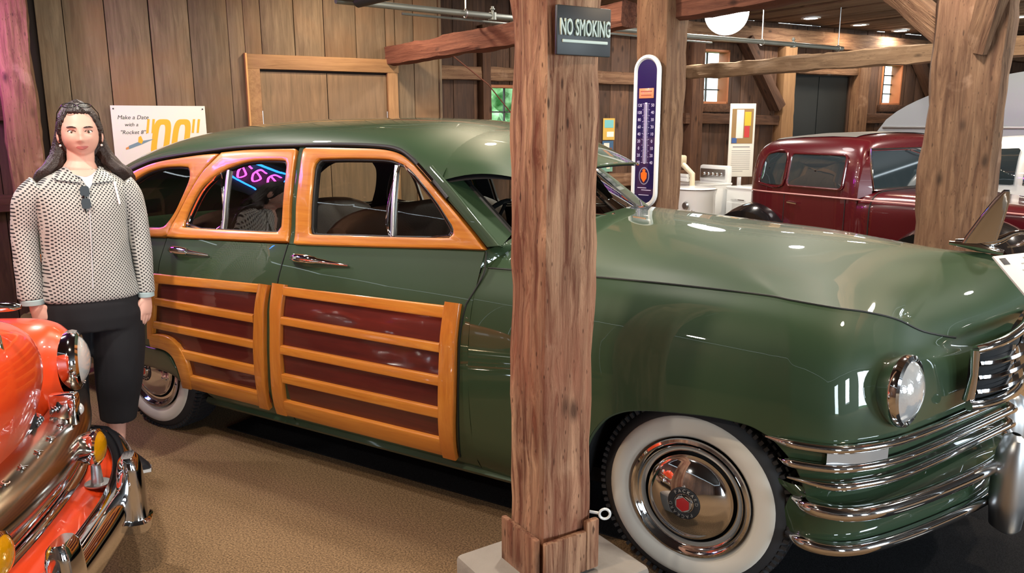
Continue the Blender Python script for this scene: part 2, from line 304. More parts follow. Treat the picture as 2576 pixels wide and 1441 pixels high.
# ================================================================== the barn
def struct(o, kind='structure'): o['kind'] = kind; return o
A0, A1, B0, BW, BP, ZC = -5.6, 13.5, -9., 5.257, 4.727, 2.95
fl = MB(); fl.grid([[(a, b, 0) for a in np.linspace(A0, A1, 3)] for b in np.linspace(B0, BW+.3, 3)], M=BM); struct(fl.build('floor', carpet, smooth=False))
def plane_box(name, a0, a1, b0, b1, z0, z1, m, parent=None):
    return MB().box(((a0+a1)/2, (b0+b1)/2, (z0+z1)/2), (a1-a0, b1-b0, z1-z0), 0, BM).build(name, m, parent, smooth=False)
dark_board = mat('shadowed_backing', '#2a1d14', rough=.9)
BOARD = {}
def board(parent, a0, a1, b, z0, z1, m, th=.028, jit=.0, axis='b', name='plank', edge=.004):
    """one plank: mesh shared by size, placed on the wall plane (axis b: plane of constant b, plank upright)"""
    w, h = round(a1-a0, 2), round(z1-z0, 2)
    if w < .02 or h < .02: return None
    key = (w, h, m.name, axis, th)
    if key not in BOARD:
        mb = MB(); d = (w-edge, th, h) if axis == 'b' else (th, w-edge, h); mb.box((0, 0, 0), d, .004); o = mb.build(name, m, None); BOARD[key] = o.data
    else: o = bpy.data.objects.new(name, BOARD[key]); COL.objects.link(o)
    o.parent = parent
    T = Matrix.Translation(((a0+a1)/2, b+jit, (z0+z1)/2)) if axis == 'b' else Matrix.Translation((b+jit, (a0+a1)/2, (z0+z1)/2))
    o.matrix_local = BM @ T; return o
def planks(parent, seams, b, z0, z1, m, holes=(), jit=.006, axis='b', th=.028):
    """upright planks between the seams, cut round the holes (a0,a1,z0,z1)"""
    for s0, s1 in zip(seams[:-1], seams[1:]):
        segs = [(s0, s1)]
        cuts = sorted({s0, s1} | {c for h in holes for c in h[:2] if s0 < c < s1})
        j = random.uniform(0, jit)
        for c0, c1 in zip(cuts[:-1], cuts[1:]):
            mid = (c0+c1)/2; bl = sorted((h[2], h[3]) for h in holes if h[0] < mid < h[1]); z = z0
            for q0, q1 in bl:
                if q0 > z: board(parent, c0, c1, b, z, q0, m, jit=j, axis=axis, th=th)
                z = max(z, q1)
            if z < z1: board(parent, c0, c1, b, z, z1, m, jit=j, axis=axis, th=th)
# --- partition at the left, behind the woman (wide sawn boards, double door)
wl = struct(plane_box('wall_left', -2.62, .763, BP+.03, BP+.07, 0, ZC, dark_board))
planks(wl, [-2.54, -2.36, -2.08, -1.766, -1.472, -1.174, -.907, -.624, -.363, -.074, .21, .485, .763], BP, 0, ZC, barn_wood, holes=[(-1.044, .30, 0, 2.24)])
board(wl, .735, .763, BP-.0, 0, ZC, barn_wood, th=.06)
struct(plane_box('wall_partition_return', .735, .763, BP+.07, BW, 0, ZC, barn_old))
d1 = struct(plane_box('door_1', -.944, .203, BP+.018, BP+.028, 0, 2.12, dark_board))
for a0, a1 in ((-.94, -.361), (-.354, .199)):
    lf = plane_box('door_leaf', a0, a1, BP-.012, BP+.018, .02, 2.10, door_wood, d1)
for a in (-.94, .199):
    h = MB()
    for z in (1.72, .5): h.tube([(a, BP-.02, z-.055), (a, BP-.02, z+.055)], .008, 8, M=BM)
    h.build('hinge', steel, d1)
t1 = struct(plane_box('trim_1', -1.044, -.944, BP-.045, BP+.01, 0, 2.12, trim_wood))
plane_box('edge_strip', -1.06, -1.046, BP-.06, BP+.0, 0, 2.245, mat('pale_batten', '#b98a4e', rough=.6), t1)
lt = MB().box((0, 0, 0), (1.36, .055, .12), .005).build('lintel_board', trim_wood, t1); lt.matrix_local = BM @ Matrix.Translation((-.365, BP-.0175, 2.18))
jb = MB().box((0, 0, 0), (2.12, .055, .10), .005).build('jamb_board', trim_wood, t1); jb.matrix_local = BM @ Matrix.Translation((.255, BP-.0175, 1.06)) @ Matrix.Rotation(R(90), 4, 'Y')
wside = struct(plane_box('wall_left_end', -5.6, -2.62, BW+.03, BW+.07, 0, ZC, dark_board))
planks(wside, [round(-5.6+.27*k, 2) for k in range(12)], BW, 0, ZC, barn_old, jit=.01)
bb_rail = beam('wall_rail', Bp(-5.5, BW-.06, 1.05), Bp(-2.7, BW-.06, 1.05), .10, .14, beam_dark, wside, .006, seed=61); beam('wall_rail', Bp(-5.5, BW-.06, 1.75), Bp(-2.7, BW-.06, 1.75), .10, .12, beam_dark, wside, .006, seed=62)
# --- outer barn wall with windows, girts, braces and the black door
WIN = [(1.545, 2.15, 1.25, 2.07), (4.585, 5.09, 1.90, 2.567), (8.2, 8.68, 1.92, 2.52)]
DOOR2 = (6.215, 7.50, 0, 2.31)
wb = struct(plane_box('wall_back', .75, 1.545, BW+.03, BW+.16, 0, ZC, dark_board))
def fill(a0, a1, z0, z1): plane_box('backing', a0, a1, BW+.03, BW+.16, z0, z1, dark_board, wb)
edges = [1.545, 2.15, 4.585, 5.09, 6.215, 7.50, 8.2, 8.68, A1]
fill(2.15, 4.585, 0, ZC); fill(5.09, 6.215, 0, ZC); fill(7.50, 8.2, 0, ZC); fill(8.68, A1, 0, ZC); fill(6.215, 7.5, 2.31, ZC)
for w in WIN: fill(w[0], w[1], 0, w[2]); fill(w[0], w[1], w[3], ZC)
s = [.763]; rr = random.Random(3)
while s[-1] < A1: s.append(round(s[-1]+rr.choice((.16, .2, .24, .28)), 2))
planks(wb, s, BW+.012, 0, ZC, barn_old, holes=WIN+[DOOR2], jit=.012)
jamb_m = mat('window_jamb', '#a5653e', rough=.6, var=.2); mun_m = mat('muntin', '#3b3a38', rough=.6)
for k, (a0, a1, z0, z1) in enumerate(WIN):
    w = MB(); t = .03; am = (a0+a1)/2; dp = .17
    for aa in (a0+t/2, a1-t/2): w.box((aa, BW+dp/2-.01, (z0+z1)/2), (t, dp, z1-z0), .003, BM)
    for zz in (z0+t/2, z1-t/2): w.box((am, BW+dp/2-.01, zz), (a1-a0, dp, t), .003, BM)
    wo = struct(w.build('window_%d' % (k+1), jamb_m, None))
    nc, nr = (2, 4) if k else (2, 3)
    g0, g1, h0, h1 = a0+t, a1-t, z0+t, z1-t
    for i in range(1, nc): MB().box((g0+(g1-g0)*i/nc, BW+.14, (h0+h1)/2), (.018, .02, h1-h0), 0, BM).build('muntin', mun_m, wo)
    for j in range(1, nr): MB().box(((g0+g1)/2, BW+.14, h0+(h1-h0)*j/nr), (g1-g0, .02, .016), 0, BM).build('muntin', mun_m, wo)
    for i in range(nc):
        for j in range(nr): MB().box((g0+(g1-g0)*(i+.5)/nc, BW+.14, h0+(h1-h0)*(j+.5)/nr), ((g1-g0)/nc, .004, (h1-h0)/nr), 0, BM).build('pane', winglass, wo, smooth=False)
    MB().box((am, BW-.03, z0-.05), (a1-a0+.12, .06, .1), .004, BM).build('window_sill', beam_dark, wo)
d2 = struct(plane_box('door_2', *DOOR2[:2], BW+.06, BW+.10, 0, 2.31, mat('black_door', '#1d2123', rough=.5)))
plane_box('door_leaf', 6.235, 6.86, BW+.035, BW+.06, .02, 2.29, MATS['black_door'], d2); plane_box('door_leaf', 6.875, 7.48, BW+.035, BW+.06, .02, 2.29, MATS['black_door'], d2)
MB().box((7.0, BW-.0, 2.36), (.12, .1, .09), .01, BM).build('door_closer', whitep, d2)
def bb(name, p, q, w, h, m, parent=None, seed=0, rough=.006, up=(0, 0, 1)): return beam(name, Bp(*p), Bp(*q), w, h, m, parent, rough, up, seed=seed)
fr = [('girt', (.8, BW-.05, 2.175), (3.6, BW-.05, 2.175), .10, .14, beam_brown), ('girt', (2.15, BW-.05, 1.0), (4.6, BW-.05, 1.0), .10, .16, beam_brown), ('girt', (4.3, BW-.05, 1.72), (5.95, BW-.05, 1.70), .10, .13, beam_dark), ('girt', (7.75, BW-.05, 1.72), (A1, BW-.05, 1.72), .10, .14, beam_dark),
      ('header', (3.0, BW-.06, 2.76), (A1, BW-.06, 2.76), .14, .22, beam_brown), ('lintel', (6.0, BW-.05, 2.39), (7.8, BW-.05, 2.39), .10, .15, beam_brown)]
for i, (n, p, q, w, h, m) in enumerate(fr): bb(n, p, q, w, h, m, wb, seed=i)
for i, (a, w, m) in enumerate(((1.49, .1, beam_dark), (4.46, .2, beam_dark), (6.09, .24, trim_wood), (7.65, .24, beam_brown), (9.6, .24, beam_dark))):
    bb('wall_post', (a, BW-.06, 0), (a, BW-.06, 2.66), .14, w, m, wb, seed=20+i, up=E2)
bb('brace', (5.25, BW-.09, 2.70), (5.93, BW-.09, 1.86), .14, .17, beam_dark, wb, 31, up=E1); bb('brace', (9.5, BW-.09, 1.9), (8.8, BW-.09, 2.68), .12, .16, beam_dark, wb, 32, up=E1)
# --- walls out of view (seen in the paint and chrome)
def far_wall(name, axis, c, lo, hi, holes):
    p = struct(plane_box(name, *((c-.05, c, lo, lo+.01) if axis == 'a' else (lo, lo+.01, c-.05, c)), 0, .01, dark_board))
    ss = list(np.arange(lo, hi, .3))+[hi]; planks(p, [round(float(q), 2) for q in ss], c, 0, ZC, barn_old, holes=holes, axis=axis, th=.04); return p
far_wall('wall_right', 'a', A1, B0, BW, [(-6.5, -3.5, .9, 2.3)])
far_wall('wall_side', 'a', A0, B0, BW, [])
far_wall('wall_front', 'b', B0, A0, A1, [(-3.2, -1.9, 0, 2.3), (.4, 1.5, .7, 2.2), (3.4, 5.6, 0, 2.5)])
# --- ceiling: backing plus boards running away to the left
cl = struct(plane_box('ceiling', A0, A1, B0, BW+.1, ZC+.03, ZC+.06, dark_board))
cb = {}
a = -1.0
while a < A1-.3:
    w = rr.choice((.18, .22, .26)); b0, b1 = (-1.5, BW) if a > 1.5 else (-6, BW)
    key = (w, b0)
    if key not in cb:
        o = MB().box((0, 0, 0), (w-.025, b1-b0, .03), .004).build('ceiling_board', ceil_wood, cl); cb[key] = o.data
    else: o = bpy.data.objects.new('ceiling_board', cb[key]); COL.objects.link(o); o.parent = cl
    o.matrix_local = BM @ Matrix.Translation((a+w/2, (b0+b1)/2, ZC+.012+rr.uniform(-.01, .01))); a += w
# --- free-standing timbers
def post(name, xy, az, w1, w2, z0, z1, m, label, seed, rough=.012, flare=None):
    u = Vector((math.sin(az), math.cos(az), 0))
    o = beam(name, (xy[0], xy[1], z0), (xy[0], xy[1], z1), w1, w2, m, None, rough, up=u, seed=seed, wane=.3, flare=flare)
    return tag(o, label, 'post')
MP = (-.308, -1.325); MPZ = R(26)
mp = empty('timber_post', (MP[0], MP[1], 0), 0, 'thick reddish hand-hewn post carrying the black sign, in front of green wagon', 'post')
sh = beam('shaft', (MP[0], MP[1], .25), (MP[0], MP[1], ZC), .205, .205, beam_red, None, .010, up=(math.sin(MPZ), math.cos(MPZ), 0), seed=5, wane=.35, flare=lambda t: 1.0+.10*max(0, t-.35)/.65)
bs = MB(); fm = frame((MP[0], MP[1], 0), (math.sin(MPZ), math.cos(MPZ), 0), (-math.cos(MPZ), math.sin(MPZ), 0))
def rot_box(name, c, d, m, bev=.006): return MB().box(c, d, bev, fm).build(name, m, None)
kids = [sh, rot_box('base_block', (-.035, -.118, .33), (.16, .02, .14), beam_red_up), rot_box('base_block', (.07, -.118, .345), (.05, .022, .17), beam_red_up), rot_box('base_block', (-.118, .01, .32), (.02, .2, .16), beam_red_up), rot_box('stone_footing', (0, 0, .125), (.5, .42, .25), stone, .02)]
ey = MB(); ey.tube([fm @ Vector((.085, -.09, .44)), fm @ Vector((.105, -.118, .44))], .005, 8)
cc = Vector(fm @ Vector((.108, -.125, .44))); ux = Vector((.858, .513, 0))
ey.tube([cc+ux*(.017*math.cos(t)+.008)+EZ*(.017*math.sin(t)) for t in np.linspace(0, 2*math.pi, 20)[:-1]], .0045, 8, closed=True)
kids.append(ey.build('eye_hook', whitep, None))
for k in kids:
    mwk = k.matrix_world.copy(); k.parent = mp; k.matrix_parent_inverse = Matrix.Translation((-MP[0], -MP[1], 0))
p2 = post('timber_post', (-1.088, 1.60), R(14), .25, .25, 0, ZC, beam_brown, 'reddish brown post with the enamel thermometer mounted on it', 11)
p3 = post('timber_post', (.665, 1.50), R(11), .36, .22, 0, ZC, beam_brown, 'broad checked brown post at right, beyond the green hood', 17)
p4 = post('timber_post', Bp(-2.70, BP-.25, 0)[:2], AZ, .26, .22, 0, ZC, beam_brown, 'post glowing purple in the neon light behind the woman', 23)
for nm, q0, q1, w, h, m, lab, sd in (
    ('tie_beam', (.27, BP, 2.275), (.80, 1.95, 2.36), .15, .17, beam_dim, 'dark red beam running from plank wall to thermometer post', 41),
    ('tie_beam', (.98, 1.60, 2.45), (.98, -6, 2.45), .2, .3, beam_dim, 'heavy dark red beam overhead beside the white globe lamp', 42),
    ('tie_beam', (3.72, BW-.02, 2.215), (3.72, -1.2, 2.215), .15, .145, beam_grey, 'pale hand-hewn beam passing above the burgundy sedan', 43)):
    tag(beam(nm, Bp(*q0), Bp(*q1), w, h, m, None, .012, seed=sd, wane=.25), lab, 'beam')
def fix_to(o, par): o.parent = par; o.matrix_parent_inverse = par.matrix_basis.inverted(); return o
fix_to(beam('knee_brace', Bp(1.75, 1.35, ZC), Bp(1.66, .26, 2.10), .13, .15, beam_brown, None, .006, seed=51, up=E2), p3)
fix_to(beam('knee_brace', Vector((.80, 1.30, 2.62)), Vector((.70, 1.44, 2.02)), .12, .14, beam_brown, None, .006, seed=52, up=E2), p3)
# --- pipes
def pipe(name, pts, r, m, label, cat='pipe'): return tag(MB().tube([Bp(*p) for p in pts], r, 12).build(name, m), label, cat)
sp = empty('sprinkler_pipe', Bp(1, 3.4, 2.5), 0, 'grey sprinkler pipe hung below the ceiling along the wall', 'pipe')
def kid(mb, name, m, root): o = mb.build(name, m, root); o.matrix_parent_inverse = Matrix.Translation(-root.location); return o
kid(MB().tube([Bp(-.75, 3.22, 2.5), Bp(.76, 3.44, 2.5), Bp(2.95, 3.75, 2.5), Bp(5.5, 3.9, 2.5)], .024, 12), 'pipe_run', galv, sp)
kid(MB().tube([Bp(-.2, 3.36, 2.462), Bp(.76, 3.50, 2.462), Bp(2.95, 3.80, 2.462), Bp(3.4, 3.85, 2.462)], .009, 8), 'conduit', galv, sp)
for t, b in ((.335, 3.375), (4.1, 3.83), (5.42, 3.9)):
    kid(MB().tube([Bp(t, b, 2.53), Bp(t, b, ZC)], .006, 6).tube([Bp(t, b, 2.5)+EZ*(.032*math.sin(q))+E1*(.032*math.cos(q)) for q in np.linspace(0, 6.283, 16)[:-1]], .005, 6, closed=True), 'pipe_hanger', steel, sp)
for t, b in ((.60, 3.42), (4.62, 3.86)):
    kid(MB().lathe([(0, .075), (.012, .075), (.012, .06), (.02, .058), (.02, .05), (.01, .045), (.01, .03), (.032, .028), (.032, -.028), (0, -.028)], 14, M=Matrix.Translation(Bp(t, b, 2.5))), 'sprinkler_head', galv, sp)
tag(MB().tube([Bp(-.62, 3.15, 2.505), Bp(-.30, 2.55, 2.57), Bp(.3, 1.2, 2.72)], .055, 16).tube([Bp(-1.9, 3.0, 2.52), Bp(-.62, 3.13, 2.505)], .022, 10).build('drain_pipe', pipe_dk), 'fat black pipe with an elbow above the plank wall', 'pipe')
tag(MB().tube([(-3.33, 2.30, 2.311), (-3.354, 3.081, 2.027), (-3.535, 3.855, 1.739), (-3.60, 4.17, 1.62)], .006, 6).build('guy_rod', mat('copper_rod', '#8d5a4a', rough=.4, metal=.6)), 'thin copper rod slanting down from the red beam', 'rod')
# --- ceiling lamps: recessed cans with their own light
def ceiling_lamp(x, y, warm, label, group=None, power=None):
    e = empty('ceiling_lamp', (x, y, ZC), 0, label, 'lamp', group)
    MB().lathe([(.085, -.02), (.115, -.02), (.12, -.012), (.12, .0)], 24).build('trim_ring', whitep, e)
    MB().lathe([(0, -.012), (.05, -.013), (.086, -.016)], 24).build('lens', lamp_warm if warm else lamp_cool, e)
    l = bpy.data.lights.new('lamp_light', 'AREA'); l.shape = 'DISK'; l.size = .17; l.energy = (power or LAMP)*(1. if warm else 1.15); l.color = (1, .80, .58) if warm else (1, .92, .82)
    lo = bpy.data.objects.new('lamp_light', l); COL.objects.link(lo); lo.parent = e; lo.location = (0, 0, -.03)
    return e
for x, y, w, lab in ((-1.305, 7.35, 0, 'bright white recessed ceiling lamp nearest the globe lamp'), (-.885, 8.42, 1, 'warm amber recessed ceiling lamp between two white ones'), (-.493, 9.48, 0, 'white recessed ceiling lamp just left of the broad post'), (.914, 8.6, 1, 'warm recessed ceiling lamp at the upper right corner')):
    ceiling_lamp(x, y, w, lab, power=14)
for i, (x, y, w) in enumerate(LAMPS):
    ceiling_lamp(x, y, w, 'recessed ceiling lamp out of view that lights the cars', 'recessed ceiling lamps out of view')
gl = empty('globe_lamp', (-1.179, 3.316, 2.55), 0, 'round glowing white globe lamp behind the dark red beam', 'lamp')
MB().sphere((0, 0, 0), .178, nu=32, nv=20).build('globe', globe_m, gl); MB().lathe([(.05, .16), (.06, .18), (.05, .22), (.012, .23), (.012, .40)], 16).build('fitter', steel, gl)
# --- outside the windows
for i, (a, b, sc) in enumerate(((2.2, 7.6, 1.2), (5.6, 9.4, 1.5))):
    bm = bmesh.new(); bmesh.ops.create_icosphere(bm, subdivisions=5, radius=1)
    for v in bm.verts: v.co *= 1+.28*noise.noise(v.co*3+Vector((i*5, 0, 0)))+.14*noise.noise(v.co*9)
    me = bpy.data.meshes.new('leafy_bush'); bm.to_mesh(me); bm.free(); me.materials.append(leaf); o = bpy.data.objects.new('leafy_bush', me); COL.objects.link(o)
    o.location = Bp(a, b, .95*sc); o.scale = (sc, sc, sc); tag(o, ('green leafy bush outside the left window', 'larger leafy bush further off beyond the window')[i], 'bush')
lawn = MB(); lawn.grid([[(a, b, -.05) for a in (-30, 40)] for b in (5.5, 45)], M=BM).grid([[(a, b, -.05) for a in (-30, 40)] for b in (-45, -9.2)], M=BM); struct(lawn.build('ground', leaf, smooth=False))
# --- black mat under the wagon
mt = MB().box((-.31, .18, .004), (4.8, 1.7, .008), .003).build('floor_mat', matmat); tag(mt, 'black rubber-backed mat spread under the green wagon', 'mat')
# ================================================================== the green wood-panelled wagon (front axle at x=0, rear axle x=-3.048)
PROF = Tab([(.18, .80), (.25, .85), (.30, .885), (.40, .92), (.50, .938), (.65, .948), (.80, .945), (.90, .93), (.96, .915), (1.05, .875), (1.12, .84), (1.17, .815), (1.30, .775), (1.45, .72), (1.54, .68), (1.60, .63), (1.66, .5)])
def S(x, z):
    t = min(max((-2.6-x)/1.8, 0), 1); return PROF(z)*(1-.16*t*t-.05*min(max((z-1.1)/.4, 0), 1)*t)
def SN(x, z, h=.004):
    n = Vector((-(S(x+h, z)-S(x-h, z))/(2*h), 1., -(S(x, z+h)-S(x, z-h))/(2*h))); return n.normalized()
def sp3(x, z, off, sg):
    n = SN(x, z); p = Vector((x, S(x, z), z))+n*off; return (p.x, p.y*sg, p.z)
BELT = Tab([(-.88, 1.172), (-1.36, 1.146), (-1.92, 1.119), (-2.82, 1.086), (-3.4, 1.06), (-4.3, 1.02)])
ROOT = empty('station_wagon', (-1.5, 0, 0), 0, 'green 1940s station wagon with varnished wood frames and dark red panels', 'car')
def W_(mb, name, m, parent=None, **k):
    o = mb.build(name, m, parent or ROOT, **k)
    if (parent or ROOT) is ROOT: o.matrix_parent_inverse = Matrix.Translation((1.5, 0, 0))
    return o
def part(name, parent=None): return None
def strip(mb, A, B, t0, t1, sg, n=None, closed=False, bev=.006, m=4, fn=None):
    """a band on the body side between two (x,z) polylines, standing proud from offset t0 to t1"""
    fn = fn or sp3
    if n: A, B = resample(A, n), resample(B, n)
    A, B = np.array(A, float), np.array(B, float); wd = max(1e-3, float(np.mean(np.linalg.norm(B-A, axis=1)))); e = min(.45, bev/wd)
    cs = [(0, t0), (0, t1-bev*.7), (e*.35, t1-bev*.2), (e, t1)]+[(q, t1) for q in np.linspace(e, 1-e, m)[1:-1]]+[(1-e, t1), (1-e*.35, t1-bev*.2), (1, t1-bev*.7), (1, t0)]
    rows = [[fn(*(A[i]+(B[i]-A[i])*s), o, sg) for s, o in cs] for i in range(len(A))]
    mb.grid(rows, closed, True)
    if not closed: mb.add(rows[0], [tuple(range(len(cs)))]); mb.add(rows[-1], [tuple(range(len(cs)))[::-1]])
    return mb
def hline(x0, x1, z, n=14): return [(x, z) for x in np.linspace(x0, x1, n)]
def rail(mb, x0, x1, z0, z1, t0, t1, sg, n=14): return strip(mb, hline(x0, x1, z0, n), hline(x0, x1, z1, n), t0, t1, sg)
def panelgrid(mb, xs, zf0, zf1, nz, off, sg):
    return mb.grid([[sp3(x, z, off, sg) for z in np.linspace(zf0(x), zf1(x), nz)] for x in xs])
# lower side skins, quarter panel behind the doors, sill
def rocker(x):
    if x < -2.56:
        t = abs(x+3.06)/.5
        if t < 1: return .255+.125*math.sqrt(max(0, 1-t*t))**.7
    return .255
XS_Q = sorted(list(np.linspace(-4.3, -2.83, 40))+[-3.56, -3.555])
XS_R = list(np.linspace(-2.826, -1.965, 34)); XS_F = list(np.linspace(-1.957, -.888, 36))
FD, RD = {}, {}
for sg in (-1, 1):
    near = sg < 0
    side = 'near' if near else 'far'
    W_(panelgrid(MB(), XS_Q, rocker, BELT, 30, 0, sg), 'quarter_panel', green)
    fdoor = W_(panelgrid(MB(), XS_F, lambda x: .262, BELT, 30, 0, sg), 'front_door', green); rdoor = W_(panelgrid(MB(), XS_R, rocker, BELT, 30, 0, sg), 'rear_door', green)
    FD[sg], RD[sg] = fdoor, rdoor
    # inner door trim
    for par, x0, x1 in ((fdoor, -1.94, -.92), (rdoor, -2.8, -1.98)):
        W_(panelgrid(MB(), list(np.linspace(x0, x1, 10)), lambda x: .3, lambda x: BELT(x)+.02, 10, -.05, sg), 'inner_trim', interior, par)
    # panel gaps
    gp = MB()
    strip(gp, [(-1.957-.004+.0*z, z) for z in np.linspace(.27, 1.12, 12)], [(-1.966, z) for z in np.linspace(.27, 1.12, 12)], -.004, .0015, sg, bev=.0005)
    W_(gp, 'door_gap', seam_m)
    e = [(-.878, 1.166), (-.868, 1.09), (-.884, 1.03), (-.912, .967)]
    # --- lower wood: front door
    P = fdoor
    W_(panelgrid(MB(), list(np.linspace(-1.92, -1.0, 26)), lambda x: .36, lambda x: .91, 18, .0035, sg), 'wood_panel', ply, P)
    zz = np.linspace(.303, .945, 16); lo = Tab([(.30, -2.04), (.55, -1.998), (.766, -1.978), (.95, -1.975)]); li = Tab([(.30, -1.967), (.48, -1.934), (.70, -1.912), (.95, -1.893)])
    W_(strip(MB(), [(lo(z), z) for z in zz], [(li(z), z) for z in zz], 0, .024, sg), 'wood_stile', ash_up, P)
    ro = Tab([(.29, -.985), (.65, -.941), (.84, -.936), (.96, -.934)]); ri = Tab([(.29, -1.055), (.64, -1.022), (.96, -1.006)]); zz = np.linspace(.297, .965, 16)
    W_(strip(MB(), [(ri(z), z) for z in zz], [(ro(z), z) for z in zz], 0, .024, sg), 'wood_stile', ash_up, P)
    for z0, z1 in ((.765, .803), (.625, .667), (.482, .528)): W_(rail(MB(), -1.93, -1.015, z0, z1, 0, .021, sg), 'wood_rail', ash_wood, P)
    W_(strip(MB(), [(x, .897+.006*(x+1.9)) for x in np.linspace(-1.91, -1.0, 14)], [(x, .937+.016*(x+1.9)) for x in np.linspace(-1.91, -1.0, 14)], 0, .022, sg), 'wood_rail', ash_wood, P)
    W_(rail(MB(), -1.962, -1.04, .303, .388, 0, .022, sg), 'wood_rail', ash_wood, P)
    # --- lower wood: rear door and quarter
    P = rdoor
    mb = MB(); panelgrid(mb, list(np.linspace(-2.85, -2.66, 6)), lambda x: .57, lambda x: .885, 10, .0035, sg); panelgrid(mb, list(np.linspace(-2.66, -2.06, 18)), lambda x: .345, lambda x: .885, 16, .0035, sg)
    W_(mb, 'wood_panel', ply, P)
    zz = np.linspace(.313, .934, 16); so = Tab([(.31, -2.082), (.55, -2.037), (.742, -2.018), (.863, -2.01), (.94, -1.998)]); si = Tab([(.31, -2.155), (.4, -2.127), (.67, -2.096), (.94, -2.062)])
    W_(strip(MB(), [(si(z), z) for z in zz], [(so(z), z) for z in zz], 0, .024, sg), 'wood_stile', ash_up, P)
    zz = np.linspace(.56, .905, 10); qo = Tab([(.5, -2.93), (.66, -2.90), (.79, -2.868), (.91, -2.862)]); qi = Tab([(.5, -2.88), (.59, -2.866), (.70, -2.836), (.91, -2.805)])
    W_(strip(MB(), [(qo(z), z) for z in zz], [(qi(z), z) for z in zz], 0, .024, sg), 'wood_stile', ash_up, P)
    W_(strip(MB(), [(x, .862+.04*(x+2.813)) for x in np.linspace(-2.81, -2.065, 14)], [(x, .909+.029*(x+2.865)) for x in np.linspace(-2.85, -2.06, 14)], 0, .022, sg), 'wood_rail', ash_wood, P)
    for z0, z1, x0 in ((.75, .79, -2.84), (.624, .663, -2.86), (.488, .536, -2.66)): W_(rail(MB(), x0, -2.09, z0, z1, 0, .021, sg), 'wood_rail', ash_wood, P)
    W_(rail(MB(), -2.66, -2.12, .318, .40, 0, .022, sg), 'wood_rail', ash_wood, P)
    au = cr([(-2.90, .588), (-2.80, .598), (-2.724, .592), (-2.67, .562), (-2.638, .526), (-2.617, .474), (-2.62, .4), (-2.655, .318)], 4); al = cr([(-2.90, .516), (-2.82, .518), (-2.764, .510), (-2.725, .485), (-2.712, .45), (-2.709, .407), (-2.716, .36), (-2.732, .315)], 4)
    W_(strip(MB(), au, al, 0, .025, sg), 'wheel_arch_wood', ash_wood, P)
    # --- quarter-panel wood continuing to the rear
    W_(strip(MB(), [(x, .85) for x in np.linspace(-4.2, -2.94, 16)], [(x, .895+.0*x) for x in np.linspace(-4.2, -2.94, 16)], 0, .022, sg), 'quarter_wood_rail', ash_wood)
    # --- skirt over the rear wheel and the splash strip
    sk = MB(); strip(sk, cr([(-3.50, .30), (-3.40, .36), (-3.2, .385), (-2.95, .385), (-2.80, .372), (-2.74, .335)], 5), cr([(-3.56, .44), (-3.40, .50), (-3.2, .508), (-2.95, .505), (-2.79, .495), (-2.735, .42)], 5), -.01, .012, sg)
    W_(sk, 'fender_skirt', green_dk)
    # --- sill
    W_(MB().grid([[(x, sg*y, z) for y, z in ((.845, .256), (.86, .235), (.84, .215), (.70, .21))] for x in np.linspace(-2.62, -.5, 12)]), 'sill', green_dk)
# ---------------------------------------------------------------- greenhouse: wood window frames, glass, pillars
FO = cr([(-1.916, 1.121), (-1.947, 1.279), (-1.967, 1.421), (-1.985, 1.541)], 6)+cr([(-1.975, 1.5495), (-1.85, 1.551), (-1.713, 1.551), (-1.526, 1.549), (-1.413, 1.535), (-1.334, 1.503), (-1.264, 1.457), (-1.132, 1.364), (-1.007, 1.273), (-.890, 1.178)], 5)+[(-.884, 1.171)]+cr([(-.90, 1.170), (-1.088, 1.161), (-1.357, 1.146), (-1.651, 1.131), (-1.905, 1.1195)], 5)
FI = cr([(-1.843, 1.197), (-1.854, 1.26), (-1.867, 1.34), (-1.886, 1.46)], 6)+cr([(-1.884, 1.482), (-1.868, 1.499), (-1.845, 1.503), (-1.695, 1.509), (-1.482, 1.510), (-1.402, 1.498), (-1.338, 1.476), (-1.255, 1.422), (-1.154, 1.344), (-1.06, 1.258)], 5)+cr([(-1.048, 1.24), (-1.047, 1.222), (-1.062, 1.206)], 2)+cr([(-1.09, 1.203), (-1.37, 1.188), (-1.60, 1.178), (-1.80, 1.168), (-1.832, 1.174)], 5)
RO = cr([(-1.957, 1.126), (-1.985, 1.28), (-2.008, 1.42), (-2.026, 1.540)], 6)+cr([(-2.04, 1.5445), (-2.2, 1.540), (-2.387, 1.533), (-2.544, 1.520)], 6)+cr([(-2.60, 1.47), (-2.656, 1.414), (-2.734, 1.284), (-2.805, 1.152)], 6)+cr([(-2.815, 1.10), (-2.80, 1.091), (-2.6, 1.098), (-2.3, 1.111), (-1.975, 1.1245)], 6)
RI = cr([(-2.020, 1.19), (-2.030, 1.27), (-2.050, 1.40), (-2.062, 1.47)], 6)+cr([(-2.078, 1.489), (-2.12, 1.492), (-2.252, 1.489), (-2.364, 1.476), (-2.473, 1.446)], 5)+cr([(-2.53, 1.42), (-2.60, 1.376), (-2.65, 1.325), (-2.701, 1.23), (-2.718, 1.178)], 5)+cr([(-2.712, 1.15), (-2.69, 1.144), (-2.421, 1.150), (-2.079, 1.161), (-2.035, 1.168)], 6)
QO = cr([(-2.812, 1.10), (-2.808, 1.152), (-2.734, 1.284), (-2.656, 1.414), (-2.56, 1.513)], 6)+cr([(-2.60, 1.513), (-2.75, 1.500), (-3.023, 1.466), (-3.19, 1.426), (-3.36, 1.36), (-3.55, 1.24), (-3.72, 1.08)], 5)+cr([(-3.69, 1.052), (-3.4, 1.062), (-3.1, 1.076), (-2.85, 1.088)], 6)
